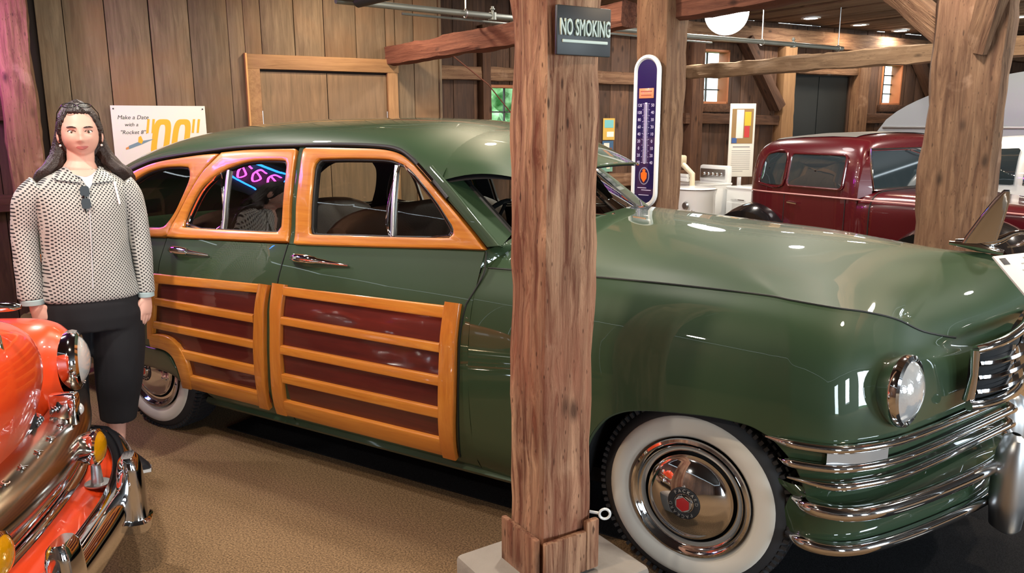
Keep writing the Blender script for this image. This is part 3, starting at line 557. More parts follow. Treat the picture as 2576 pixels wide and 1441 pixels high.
QI = cr([(-2.868, 1.136), (-2.847, 1.155), (-2.792, 1.236), (-2.742, 1.367), (-2.755, 1.425)], 6)+cr([(-2.774, 1.442), (-2.86, 1.444), (-3.008, 1.432), (-3.146, 1.398), (-3.28, 1.33), (-3.40, 1.24), (-3.48, 1.14)], 5)+cr([(-3.46, 1.112), (-3.3, 1.112), (-3.1, 1.118), (-2.90, 1.128)], 6)
def densify(A, B, n): return resample(list(A)+[A[0]], n+1)[:-1], resample(list(B)+[B[0]], n+1)[:-1]
def ring_match(O, I, n=120):
    """pair outer and inner loops by angle around the opening's centre"""
    O, I = np.array(O), np.array(I); c = I.mean(0)
    def at(L, ang):
        best = None
        for k in range(len(L)):
            p, q = L[k]-c, L[(k+1) % len(L)]-c; d = np.array([math.cos(ang), math.sin(ang)]); den = d[0]*(q-p)[1]-d[1]*(q-p)[0]
            if abs(den) < 1e-12: continue
            t = (p[0]*(q-p)[1]-p[1]*(q-p)[0])/den; s = (p[0]*d[1]-p[1]*d[0])/den
            if t > 0 and -1e-6 <= s <= 1+1e-6 and (best is None or t > best): best = t
        return c+d*(best if best else .1)
    A = []; B = []
    angs = sorted([math.atan2(*(p-c)[::-1]) for p in I[::1]]+[math.atan2(*(p-c)[::-1]) for p in O[::1]])
    for a in angs: A.append(at(O, a)); B.append(at(I, a))
    return np.array(A), np.array(B)
def loop_fill(mb, L, off, sg, shrink=1.):
    """fill a window loop by fanning rings toward its centre (follows the body curve)"""
    L = np.array(L); c = L.mean(0); rows = [[sp3(*(c+(p-c)*s), off, sg) for p in L] for s in (1., .75, .5, .25, .02)]
    return mb.grid(rows, False, True)
frames = []
for sg in (-1, 1):
    for nm, O, I, par in (('front_window_frame', FO, FI, FD[sg]), ('rear_window_frame', RO, RI, RD[sg]), ('quarter_window_frame', QO, QI, None)):
        A, B = ring_match(O, I)
        fo = W_(strip(MB(), A, B, -.022, .016, sg, closed=True, bev=.007), nm, ash_wood, par)
        Ii = np.array(I); ci = Ii.mean(0)
        W_(strip(MB(), A, ci+(B-ci)*.985, -.034, -.0225, sg, closed=True, bev=.002), 'inner_liner', interior, par)
        W_(strip(MB(), B, ci+(B-ci)*.955, -.016, .002, sg, closed=True, bev=.003, m=3), 'window_rubber', gasket, par)
        W_(loop_fill(MB(), ci+(Ii-ci)*.97, -.010, sg), 'window_glass', carglass, par)
    # vent panes: chrome divider and chrome edging
    for par, top, bot, loop in ((FD[sg], (-1.412, 1.488), (-1.365, 1.190), [(-1.385, 1.20), (-1.09, 1.212), (-1.066, 1.222), (-1.066, 1.240), (-1.16, 1.335), (-1.26, 1.41), (-1.335, 1.462), (-1.40, 1.484)]), (RD[sg], (-2.473, 1.440), (-2.432, 1.156), [(-2.45, 1.165), (-2.68, 1.160), (-2.70, 1.18), (-2.68, 1.235), (-2.63, 1.33), (-2.575, 1.385), (-2.52, 1.415)])):
        dv = MB(); strip(dv, [(top[0]-.011, top[1]), (bot[0]-.011, bot[1])], [(top[0]+.008, top[1]), (bot[0]+.008, bot[1])], -.014, .004, sg, n=8, bev=.004); W_(dv, 'vent_divider', steel, par)
        W_(MB().tube([sp3(x, z, -.002, sg) for x, z in cr(loop, 5, True)], .0065, 8, closed=True), 'vent_window_trim', chrome, par)
    # pillar strip between the doors, drip moulding
    W_(strip(MB(), [(-1.917, 1.12), (-1.948, 1.279), (-1.968, 1.421), (-1.988, 1.556)], [(-1.956, 1.12), (-1.984, 1.279), (-2.007, 1.421), (-2.026, 1.556)], -.02, .004, sg, n=12), 'centre_pillar', green)
    W_(MB().tube([sp3(x, z, .012, sg) for x, z in cr([(-1.10, 1.36), (-1.20, 1.435), (-1.264, 1.474), (-1.334, 1.518), (-1.413, 1.549), (-1.526, 1.562), (-1.75, 1.566), (-2.0, 1.561), (-2.387, 1.548), (-2.67, 1.523), (-3.02, 1.482), (-3.19, 1.442), (-3.36, 1.374), (-3.55, 1.254)], 5)], .009, 8), 'drip_moulding', gasket)
    W_(strip(MB(), cr([(-1.262, 1.470), (-1.132, 1.378), (-1.007, 1.287), (-.875, 1.182)], 5), cr([(-1.215, 1.490), (-1.085, 1.398), (-.955, 1.297), (-.82, 1.192)], 5), -.03, .014, sg), 'windshield_pillar', green)
    W_(MB().tube([sp3(x, z, .016, sg) for x, z in ((-1.285, 1.49), (-1.24, 1.46), (-1.19, 1.425))], .008, 8), 'pillar_bracket', chrome)
    # handles
    for par, x0, z in ((FD[sg], -1.90, 1.058), (RD[sg], -2.75, 1.030)):
        k = 1.9 if par is FD[sg] else 1.75
        h = MB(); pts = [(0, .0), (.012, .02), (.03, .028), (.06, .03), (.09, .027), (.0945*k/1.9, .022), (.1*k, .006)]
        h.tube([sp3(x0+px*k*.95, z-.012*px, o+.004, sg) for px, o in pts], [.008, .018, .021, .020, .016, .012, .005], 10); h.tube([sp3(x0+.03, z, 0, sg), sp3(x0+.03, z, .03, sg)], .016, 12)
        W_(h, 'door_handle', chrome, par)
# ---------------------------------------------------------------- roof
ZEt = Tab([(-4.3, 1.0), (-3.9, 1.08), (-3.72, 1.12), (-3.55, 1.255), (-3.36, 1.372), (-3.19, 1.44), (-3.02, 1.48), (-2.67, 1.521), (-2.39, 1.546), (-2., 1.559), (-1.75, 1.564), (-1.53, 1.560), (-1.41, 1.545), (-1.33, 1.512), (-1.26, 1.466), (-1.15, 1.42)])
ZCt = Tab([(-4.32, 1.02), (-4.2, 1.17), (-4.05, 1.30), (-3.8, 1.42), (-3.55, 1.515), (-3.3, 1.583), (-3.0, 1.64), (-2.6, 1.68), (-2.2, 1.695), (-1.8, 1.697), (-1.5, 1.688), (-1.3, 1.665), (-1.15, 1.635)])
def roof_pt(x, s, ex=2.6, k=.62):
    ze = ZEt(x); ye = S(x, ze)+.010; zc = max(ZCt(x), ze+.02); s_ = max(-1, min(1, s)); y = ye*math.copysign(abs(s_)**.82 if abs(s_) < 1 else 1, s_)
    q = abs(y/ye); return (x, y, ze+(zc-ze)*(1-q**ex)**k)
xs_roof = np.r_[np.linspace(-4.32, -3.3, 26), np.linspace(-3.26, -1.5, 30), np.linspace(-1.46, -1.15, 12)]
ss = np.sin(np.linspace(-1, 1, 49)*math.pi/2)
W_(MB().grid([[roof_pt(x, s) for s in ss] for x in xs_roof]), 'roof', green)
W_(MB().grid([[(p[0], p[1]*.97, p[2]-.03) for p in (roof_pt(x, s) for s in ss)] for x in xs_roof if x > -4.0]), 'headliner', headlin)
# sun visor over the windshield
rl = [roof_pt(-1.17-.03*(1-abs(s)), s) for s in np.linspace(-1, 1, 33)]
lip = [(-.74-.095*abs(s)**2.2, .64*s, 1.474-.026*abs(s)**2) for s in np.linspace(-1, 1, 33)]
vt = []
for k in np.linspace(0, 1, 10):
    vt.append([(a[0]*(1-k)+b[0]*k, a[1]*(1-k)+b[1]*k, a[2]*(1-k)+b[2]*k+.050*math.sin(math.pi*k)*(1-.5*abs(s))) for a, b, s in zip(rl, lip, np.linspace(-1, 1, 33))])
vb = [[(p[0], p[1]*.985, p[2]-.012-.010*math.sin(math.pi*k)) for p in row] for k, row in zip(np.linspace(0, 1, 10), vt)]
W_(MB().grid(vt), 'sun_visor', green); W_(MB().grid(vb), 'visor_underside', interior)
W_(MB().tube(vt[-1], .007, 8), 'visor_lip', green)
# windshield glass, V-shaped, gaskets, centre bar
def ws(s, t):   # s -1..1 across, t 0 bottom..1 top
    a = abs(s); bot = Vector((-.655-.20*a**2, .655*s, 1.238-.015*a)); top = Vector((-1.02-.14*a**2, .60*s, 1.515-.055*a*a)); return bot.lerp(top, t)
gs = np.linspace(-1, 1, 25)
W_(MB().grid([[ws(s, t) for s in gs] for t in np.linspace(0, 1, 8)]), 'windshield', carglass)
W_(MB().tube([ws(s, 0) for s in gs]+[ws(1, t) for t in (.3, .6, .9)], .012, 8), 'windshield_gasket', gasket); W_(MB().tube([ws(-1, t) for t in (0, .3, .6, 1)], .012, 8), 'windshield_gasket', gasket)
W_(MB().tube([ws(s, 0)+Vector((.012, 0, .004)) for s in gs], .005, 8), 'windshield_trim', chrome)
W_(MB().tube([ws(0, t)+Vector((.004, 0, .002)) for t in (0, .5, 1)], .01, 8), 'windshield_bar', chrome)
# pillar infill between glass edge and pillar
for sg in (-1, 1):
    W_(MB().grid([[ws(sg, t), Vector(sp3(-.82-.395*t**1.02, 1.192+.298*t, -.005, sg))] for t in np.linspace(0, 1, 10)]), 'pillar_cover', green)
    W_(MB().grid([[ws(sg, t)+Vector((-.03, -sg*.02, 0)), Vector(sp3(-.85-.395*t**1.02, 1.192+.298*t, -.045, sg))] for t in np.linspace(0, 1, 10)]), 'pillar_inner_trim', interior)
# wipers
for y0, y1 in ((-.18, -.5), (.18, .5)):
    W_(MB().tube([(-.62, y0, 1.262), (-.70, (y0+y1)/2, 1.285), (-.80, y1, 1.30)], .004, 6).tube([(-.605, y0, 1.25), (-.62, y0, 1.27)], .012, 8), 'wiper', chrome)
# ---------------------------------------------------------------- front clip: fenders and hood from lengthwise rows
OT = [(0, 1), (.12, 1.), (.29, .972), (.41, .895), (.52, .785), (.64, .61), (.82, .31), (1, 0)]
def row(w, xs, xf, zs, x0=-.888, wk=None):
    xa = np.linspace(x0, xs, 5)[:4]; pts = []
    for i, x in enumerate(xa): pts.append((x, w if wk is None else w+(wk-w)*(1-i/4), zs[i]))
    for i, (ox, oy) in enumerate(OT): pts.append((xs+(xf-xs)*ox, w*oy, zs[4+i]))
    return pts
Pf = PROF
ROWS = [row(.905, .28, .93, [.25, .25, .25, .30, .38, .44, .475, .485, .49, .49, .49, .49], wk=.85),
        row(.922, .28, .94, [.335, .335, .345, .39, .455, .50, .52, .528, .53, .53, .53, .53], wk=.901),
        row(.935, .28, .945, [.44, .44, .46, .50, .54, .56, .565, .57, .57, .57, .57, .57], wk=.928),
        row(.946, .28, .95, [.62, .62, .63, .64, .65, .655, .655, .655, .655, .655, .655, .655], wk=.947),
        row(.945, .28, .95, [.77, .77, .77, .765, .755, .75, .745, .74, .74, .74, .74, .74], wk=.9455),
        row(.932, .27, .945, [.885, .885, .88, .875, .865, .855, .84, .83, .825, .82, .81, .81], wk=.932),
        row(.902, .26, .94, [.985, .985, .98, .975, .965, .955, .935, .92, .905, .885, .86, .86], wk=.904),
        row(.848, .24, .935, [1.055, 1.056, 1.056, 1.054, 1.045, 1.035, 1.015, .995, .965, .925, .89, .905], wk=.868),
        row(.775, .20, .955, [1.105, 1.108, 1.109, 1.107, 1.10, 1.092, 1.078, 1.062, 1.03, .965, .915, .955], wk=.836)]
HOOD = [ROWS[-1],
        row(.69, .10, .975, [1.150, 1.152, 1.152, 1.148, 1.138, 1.125, 1.110, 1.095, 1.068, 1.025, 1.00, 1.01], -.84, wk=.76),
        row(.55, .0, .955, [1.205, 1.203, 1.197, 1.188, 1.178, 1.168, 1.155, 1.143, 1.123, 1.10, 1.075, 1.072], -.78, wk=.60),
        row(.36, -.1, .91, [1.250, 1.244, 1.236, 1.226, 1.217, 1.208, 1.198, 1.188, 1.176, 1.16, 1.14, 1.133], -.70, wk=.38),
        row(.18, -.15, .86, [1.272, 1.266, 1.258, 1.250, 1.241, 1.232, 1.224, 1.217, 1.207, 1.196, 1.180, 1.172], -.65, wk=.19),
        row(.0, -.2, .82, [1.282, 1.274, 1.266, 1.257, 1.248, 1.240, 1.233, 1.228, 1.220, 1.208, 1.19, 1.185], -.63)]
def net(rows, nu, nv):
    D = [cr(r, nu) for r in rows]; return np.array([cr([D[i][j] for i in range(len(D))], nv) for j in range(len(D[0]))])   # [u][v]
NU, NV = 10, 7
FEN = net(ROWS, NU, NV); HOD = net(HOOD, NU, NV)
arch = Tab([(-.45, .22), (-.43, .30), (-.40, .42), (-.35, .55), (-.28, .635), (-.2, .672), (-.1, .69), (0, .70), (.1, .706), (.2, .702), (.27, .68), (.34, .625), (.385, .55), (.41, .45), (.42, .36)])
def cut(colm):
    x = colm[2*NV][0]
    zb = arch(x) if -.44 < x < .41 else (colm[0][2])
    return zb
def fender_grid(sg):
    G = []; nvv = 40
    # denser columns near the arch flanks
    us = []
    for j in range(len(FEN)-1): us += [j+k/2 for k in range(2)]
    us.append(len(FEN)-1)
    for u in us:
        j = min(int(u), len(FEN)-2); c = FEN[j]*(1-(u-j))+FEN[j+1]*(u-j)
        zb = cut(c); z = c[:, 2]; vb = np.interp(zb, z, np.arange(len(z))) if zb > z[0] else 0.
        vv = np.linspace(vb, len(z)-1, nvv); G.append([(float(np.interp(q, np.arange(len(z)), c[:, 0])), sg*float(np.interp(q, np.arange(len(z)), c[:, 1])), float(np.interp(q, np.arange(len(z)), z))) for q in vv])
    return G
def fsurf(u, v, sg=-1, off=0.):
    """point on the fender net (u column index, v row index in control units)"""
    U, V = u*NU, v*NV; i, j = min(int(U), FEN.shape[0]-2), min(int(V), FEN.shape[1]-2); fu, fv = U-i, V-j
    p = (FEN[i, j]*(1-fu)+FEN[i+1, j]*fu)*(1-fv)+(FEN[i, j+1]*(1-fu)+FEN[i+1, j+1]*fu)*fv
    du = FEN[i+1, j]-FEN[i, j]; dv = FEN[i, j+1]-FEN[i, j]; n = np.cross(dv, du); n /= np.linalg.norm(n)+1e-9
    if n[1]+n[0] < 0: n = -n
    p = p+n*off; return Vector((p[0], sg*p[1], p[2]))
for sg in (-1, 1):
    G = fender_grid(sg); fd = W_(MB().grid(G), 'front_fender', green)
    lipc = [g[0] for g in G if -.46 < g[0][0] < .43]
    W_(MB().tube([(p[0], p[1]*.985, p[2]) for p in lipc], .008, 8), 'wheel_arch_lip', green_dk, fd)
    W_(MB().grid([[(p[0], sg*yy, min(p[2]+.03, .74)) for p in lipc] for yy in (.89, .7, .5)]), 'wheel_well', void, fd)
    W_(MB().tube([(p[0], sg*p[1], p[2]) for p in FEN[:, -1]][1:-14], .004, 6), 'hood_gap', seam_m)
    W_(MB().tube([sp3(x, z, .001, sg) for x, z in cr([(-.880, 1.166), (-.868, 1.09), (-.886, 1.03), (-.915, .967)], 5)]+[sp3(x, z, .002, sg) for x, z in cr([(-.925, .90), (-.93, .80), (-.934, .65), (-.95, .45), (-.975, .30)], 6)], .0035, 6), 'door_gap', seam_m)
HG = MB()
for sg in (-1, 1): HG.grid([[(p[0], sg*p[1], p[2]) for p in c] for c in HOD])
W_(HG, 'hood', green)
# cowl between hood and windshield
for sg in (-1, 1):
    ca = resample([(p[0], sg*p[1], p[2]) for p in HOD[0]], 40)
    cb_ = resample([sp3(-.890, 1.103, 0, sg), sp3(-.888, 1.14, 0, sg), sp3(-.886, 1.172, 0, sg), sp3(-.85, 1.186, -.002, sg), sp3(-.82, 1.196, -.006, sg)]+[tuple(ws(sg*q, 0)+Vector((.012, 0, -.010))) for q in np.linspace(1, 0, 14)], 40)
    W_(MB().grid([[tuple(a*(1-t)+b*t) for a, b in zip(ca, cb_)] for t in np.linspace(0, 1, 6)]), 'cowl', green)
# ---------------------------------------------------------------- chrome strips, bumper, grille, headlamps
def plan_curve(w, xs, xf, z, dz=0., u0=0.): return [(xs+(xf-xs)*ox, w*oy, z+dz*ox) for ox, oy in OT]
for k, (z, x0, dz) in enumerate(((.672, .27, -.012), (.608, .315, -.012), (.548, .345, -.012))):
    half = cr([(x0, .945-.002, z)]+[p for p in plan_curve(.962, .28, .975, z, dz) if p[0] > x0+.03], 6)
    full = [(p[0], -p[1], p[2]) for p in half]+[(p[0], p[1], p[2]) for p in half[::-1][1:]]
    n = len(full); rr_ = [.015*min(1, .25+i/8, .25+(n-1-i)/8) for i in range(n)]
    W_(MB().tube(full, rr_, 10), 'chrome_strip', chrome)
pk = cr([(.46, .945, .640), (.55, .888, .640), (.62, .80, .640)], 6)
for sg in (-1, 1): W_(MB().grid([[(p[0], sg*p[1], p[2]+q) for p in pk] for q in (-.021, .021)]), 'parking_lamp', steel)
def bumper_curve(z, o=0.): return cr([(.36, .885+o*.5, z), (.45+o*.3, .93+o, z), (.55+o*.6, .90+o*.9, z), (.655+o*.8, .775+o*.7, z), (.80+o, .52+o*.3, z), (.93+o, .24, z), (.985+o, 0, z)], 6)
def both(c): return [(p[0], -p[1], p[2]) for p in c]+[(p[0], p[1], p[2]) for p in c[::-1][1:]]
bt, bl = both(bumper_curve(.455)), both([(p[0]-.02, p[1]*.965, p[2]) for p in bumper_curve(.310)])
BR = W_(MB().grid([[(a[0]-.012+(b[0]-a[0])*t-.012*math.sin(math.pi*t), (a[1]+(b[1]-a[1])*t)*.985, a[2]+(b[2]-a[2])*t) for a, b in zip(bt, bl)] for t in np.linspace(0, 1, 6)]), 'bumper', green)
n = len(bt); W_(MB().tube(bt, [.026*min(1, .4+i/5, .4+(n-1-i)/5) for i in range(n)], 12, sq=1.1), 'bumper_bar', chrome, BR); W_(MB().tube(bl, [.024*min(1, .4+i/5, .4+(n-1-i)/5) for i in range(n)], 12), 'bumper_bar', chrome, BR)
# splash pan above the bumper
W_(MB().grid([[(p[0]-.09*t-.0, p[1]*(1-.05*t), p[2]+.04*t+.005) for p in bt] for t in (0, .5, 1)]), 'splash_pan', green)
for sg in (-1, 1):
    gd = MB(); M_ = frame((.955, sg*.27, .40), (.88, sg*-.47, 0), (0, 0, 1))
    prof = [(-.18, .030, .045), (-.165, .05, .055), (-.06, .062, .062), (.04, .064, .062), (.12, .055, .055), (.17, .035, .045), (.185, .012, .02)]
    gd.grid([[(d*math.cos(t)+.03, z, w*math.sin(t)) for t in np.linspace(0, 2*math.pi, 20)[:-1]] for z, d, w in prof], False, True, M_)
    gd.add([(M_ @ Vector((.03, .188, 0)))[:]]+[], [])
    W_(gd, 'bumper_guard', steel, BR)
# grille: black sheet for the shade inside, chrome surround, three curved bars and uprights
def gc(z, half=.43, inset=0.): return [(.815+.155*(1-(y/half)**2)**.8 if abs(y) < half else .815, y, z) for y in np.linspace(-half, half, 31)]
W_(MB().grid([[(p[0]-.004, p[1], p[2]) for p in gc(z)] for z in (.73, .80, .86, .905)]), 'grille_shade_sheet', void)
for z in (.765, .815, .865): W_(MB().grid([[(p[0]+dx, p[1], p[2]+dz) for p in gc(z, .425)] for dx, dz in ((.0, .014), (.03, .010), (.034, 0), (.028, -.008), (0, -.010))]), 'grille_bar', chrome)
for sg in (-1, 1):
    W_(MB().tube([(.822, sg*.425, .735), (.83, sg*.43, .83), (.825, sg*.43, .915)], [.02, .013, .016], 10), 'grille_side', chrome)
for y in (-.22, 0, .22): W_(MB().tube([(.80+.175*(1-(y/.43)**2)**.8, y, z) for z in (.74, .83, .90)], .010, 8), 'grille_upright', chrome)
top = [(p[0]+.012, p[1], .915+.055*(1-abs(p[1])/.43)**.8) for p in gc(.9)]
W_(MB().tube(top, .016, 10), 'grille_top_bar', chrome); W_(MB().tube([(p[0]+.01, p[1]*1.05, .722) for p in gc(.72)], .018, 10), 'grille_bottom_bar', chrome)
for sg in (-1, 1):
    M_ = frame((.652, sg*.735, .828), (.35, -sg*.94, 0), (0, 0, 1)); 
    zax = Vector((.95, sg*.26, .04)).normalized(); xa = Vector((0, 0, 1)).cross(zax).normalized(); M_ = frame((.640, sg*.728, .828), xa, zax.cross(xa))
    hl = W_(MB().lathe([(.075, -.09), (.10, -.04), (.116, -.01), (.120, .005), (.116, .020), (.106, .026), (.100, .022)], 36, M=M_), 'headlamp_rim', chrome)
    W_(MB().lathe([(0, .058), (.03, .055), (.06, .047), (.085, .034), (.101, .018)], 36, M=M_), 'headlamp_lens', lensglass, hl)
    # teardrop visor trim above and below
# hood ornament: chrome swan with raised wings
mb = MB(); mb.tube(cr([(.72, 0, 1.222), (.80, 0, 1.222), (.87, 0, 1.232), (.915, 0, 1.262), (.945, 0, 1.268), (.957, 0, 1.250), (.94, 0, 1.225), (.90, 0, 1.212)], 5), cr([(.010,), (.020,), (.017,), (.010,), (.0095,), (.010,), (.007,), (.003,)], 5), 10, sq=.8) if False else None
pts = cr([(.72, 0, 1.222), (.80, 0, 1.222), (.86, 0, 1.236), (.905, 0, 1.264), (.94, 0, 1.270), (.952, 0, 1.250), (.93, 0, 1.226), (.89, 0, 1.212)], 5); rs = [float(q[0]) for q in cr([(.010,), (.020,), (.016,), (.010,), (.0095,), (.010,), (.007,), (.003,)], 5)]
mb.tube(pts, rs, 10)
sw = W_(mb, 'hood_ornament', chrome)
for sg in (-1, 1):
    wv = []
    for t in np.linspace(0, 1, 9):
        xc, hw = .795+.072*t, .050*(1-t)**.7+.010; yc, zc = sg*(.016+.030*t), 1.222+.198*t
        wv.append([(xc+hw*math.cos(a), yc+.007*(1-.6*t)*math.sin(a), zc+.03*math.cos(a)*(1-t)*.4) for a in np.linspace(0, 2*math.pi, 17)[:-1]])
    wm = MB(); wm.grid(wv, False, True); wm.add(wv[-1], [tuple(range(16))]); W_(wm, 'wing', chrome, sw)
W_(MB().tube([(.70, 0, 1.216), (.80, 0, 1.208), (.88, 0, 1.190)], [.008, .020, .010], 10, sq=1.8), 'ornament_base', chrome, sw)
# ---------------------------------------------------------------- wheels
def wheel(x, y, sg, steer=0):
    e = W_(MB().lathe([(.245, .10), (.235, .08), (.20, .06), (.12, .05)], 8), 'wheel_tmp', rubber) if False else None
    Mx = Matrix.Translation((x, y, .352)) @ Matrix.Rotation(steer, 4, 'Z') @ Matrix.Rotation(R(90)*(1 if sg < 0 else -1), 4, 'X')   # local z points outward
    tyre = [(.222, -.02), (.235, -.005), (.27, .006), (.310, .002), (.335, -.014), (.352, -.036), (.360, -.060), (.362, -.10), (.361, -.16), (.350, -.195), (.30, -.21), (.22, -.20)]
    t = W_(MB().lathe(tyre, 72, M=Mx), 'wheel', rubber)
    lug = MB()
    for i in range(84):
        q = 2*math.pi*i/84; lug.box((.3485*math.cos(q), .3485*math.sin(q), -.030), (.018, .0125, .030), 0, Mx, rot=Matrix.Rotation(q, 4, 'Z'))
    for i in range(84):
        q = 2*math.pi*(i+.5)/84; lug.box((.3595*math.cos(q), .3595*math.sin(q), -.11), (.010, .0165, .12), 0, Mx, rot=Matrix.Rotation(q, 4, 'Z'))
    lo = W_(lug, 'tread', rubber, t, smooth=False); lo['kind'] = 'stuff'
    W_(MB().lathe([(.222, -.016), (.236, .003), (.262, .0105), (.285, .011), (.303, .006), (.306, .002)], 72, M=Mx), 'white_sidewall', whitewall, t)
    W_(MB().lathe([(.223, .004), (.221, .012), (.212, .016), (.203, .010), (.198, -.004), (.186, -.012), (.172, -.012)], 72, M=Mx), 'trim_ring', chrome, t)
    W_(MB().lathe([(.172, -.012), (.168, -.03), (.12, -.03)], 48, M=Mx), 'rim', void, t)
    hc = W_(MB().lathe([(.158, -.014), (.160, -.004), (.154, .006), (.147, .008), (.14, .014), (.115, .030), (.085, .043), (.060, .050), (.056, .047), (.034, .052), (.030, .058), (.0, .059)], 64, M=Mx), 'hubcap', chrome, t)
    W_(MB().lathe([(.0585, .0505), (.0575, .0515), (.038, .0535), (.036, .0525)], 48, M=Mx), 'hub_ring', signblack, t)
    W_(MB().prism([(.026*math.cos(R(60*k+30)), .026*math.sin(R(60*k+30))) for k in range(6)], .056, .063, M=Mx), 'hub_badge', redbadge, t)
    W_(MB().tube([Vector((.028*math.cos(R(60*k+30)), .028*math.sin(R(60*k+30)), .060)) for k in range(6)], .0022, 6, closed=True, M=Mx), 'badge_rim', chrome, t)
    for rep in (0, 1):
        for i, ch in enumerate('PACKARD'):
            q = R(150-i*20+180*rep-30+10); T = Mx @ Matrix.Translation((.0475*math.cos(q), .0475*math.sin(q), .0535)) @ Matrix.Rotation(q-R(90), 4, 'Z')
            if sg < 0: text_obj(ch, .017, .0012, chrome, 'letter', t, T)
    return t
for x, sg, st in ((0, -1, R(-2)), (0, 1, R(-2)), (-3.048, -1, 0), (-3.048, 1, 0)): wheel(x, sg*.86, sg, st)
# ---------------------------------------------------------------- underside, tail, cabin
W_(MB().box((-1.75, 0, .30), (3.6, 1.5, .06)).box((-2.2, 0, .34), (4.0, 1.3, .04)), 'underbody', void, smooth=False)
W_(MB().box((-3.05, .0, .5), (.8, 1.3, .45)), 'rear_frame', void, smooth=False); W_(MB().box((.05, 0, .52), (.7, 1.2, .35)), 'front_frame', void, smooth=False)
for x in (0, -3.048): W_(MB().tube([(x, -.7, .352), (x, .7, .352)], .04, 8), 'axle', void)
tl = []
for z in np.linspace(.30, 1.02, 12): tl.append([(-4.3-.10*math.cos(s*math.pi/2)**.8*(1-.25*abs(z-.6)), S(-4.3, z)*s, z) for s in np.linspace(-1, 1, 17)])
W_(MB().grid(tl), 'tailgate', green)
W_(MB().tube([(-4.28, -.86, .47), (-4.42, -.7, .47), (-4.5, 0, .47), (-4.42, .7, .47), (-4.28, .86, .47)], .04, 10), 'rear_bumper', chrome)
# cabin floor and seats
W_(MB().box((-2.3, 0, .42), (2.9, 1.55, .06)), 'cabin_floor', interior, smooth=False)
def seat(name, x, zt, m, back=.22):
    sb = MB(); sb.box((x+.28, 0, .60), (.52, 1.36, .26), .07); o = W_(sb, name, m)
    bk = []
    for t in np.linspace(0, 1, 12):
        row_ = []
        for q in np.linspace(0, 2*math.pi, 17)[:-1]:
            wdt = .085+.02*(1-t)-.03*max(0, t-.85)/.15; row_.append((x-.02-.16*t+wdt*math.cos(q), 0, .55+(zt-.55)*t+.02*math.sin(q)))
        bk.append(row_)
    rows_ = []
    for y in list(np.linspace(-.70, .70, 21)):
        e_ = (1-abs(y/.72)**8); rows_.append([(p[0], y, .55+(p[2]-.55)*(.80+.20*e_)) for p in bk[-1]] )
    mb2 = MB()
    prof = [(x+.08, .60), (x+.07, .75), (x+.02, .95), (x-.03, zt-.05), (x-.06, zt-.008), (x-.10, zt), (x-.15, zt-.02), (x-.17, zt-.08), (x-.15, .9), (x-.12, .55)]
    mb2.grid([[(px+.03*(abs(y/.7)**6), y, .55+(pz-.55)*(1-.10*abs(y/.70)**6)) for px, pz in cr(prof, 3)] for y in np.linspace(-.70, .70, 25)])
    prs = cr(prof, 3)
    for s_ in (-1, 1): mb2.add([(px+.03, s_*.70, .55+(pz-.55)*.90) for px, pz in prs], [tuple(range(len(prs)))])
    W_(mb2, 'seat_back', m, o)
    pipe_ = [(x+.075+.03*(abs(y/.7)**6), y, .55+(zt-.06-.55)*(1-.10*abs(y/.70)**6)) for y in np.linspace(-.7, .7, 25)]
    return o
seat('front_seat', -1.72, 1.26, leather); seat('rear_seat', -2.78, 1.20, leather)
W_(MB().box((-.88, 0, 1.08), (.22, 1.42, .20), .06), 'dashboard', interior)
stg = Matrix.Translation((-1.16, -.36, 1.14)) @ Matrix.Rotation(R(-62), 4, 'Y')
W_(MB().tube([stg @ Vector((.205*math.cos(t), .205*math.sin(t), 0)) for t in np.linspace(0, 2*math.pi, 33)[:-1]], .011, 8, closed=True).tube([stg @ Vector((-.2, 0, 0)), stg @ Vector((.2, 0, 0))], .008, 6).tube([stg @ Vector((0, 0, 0)), stg @ Vector((0, 0, -.35))], .018, 8), 'steering_wheel', plastic_b)
W_(MB().box((-1.0, 0, 1.40), (.02, .2, .055), .008), 'rear_view_mirror', chrome)
for k_, (y_, z0) in enumerate(((.0, .42),)):
    W_(MB().box((-.95, 0, .70), (.1, 1.4, .8), .03), 'firewall', interior)
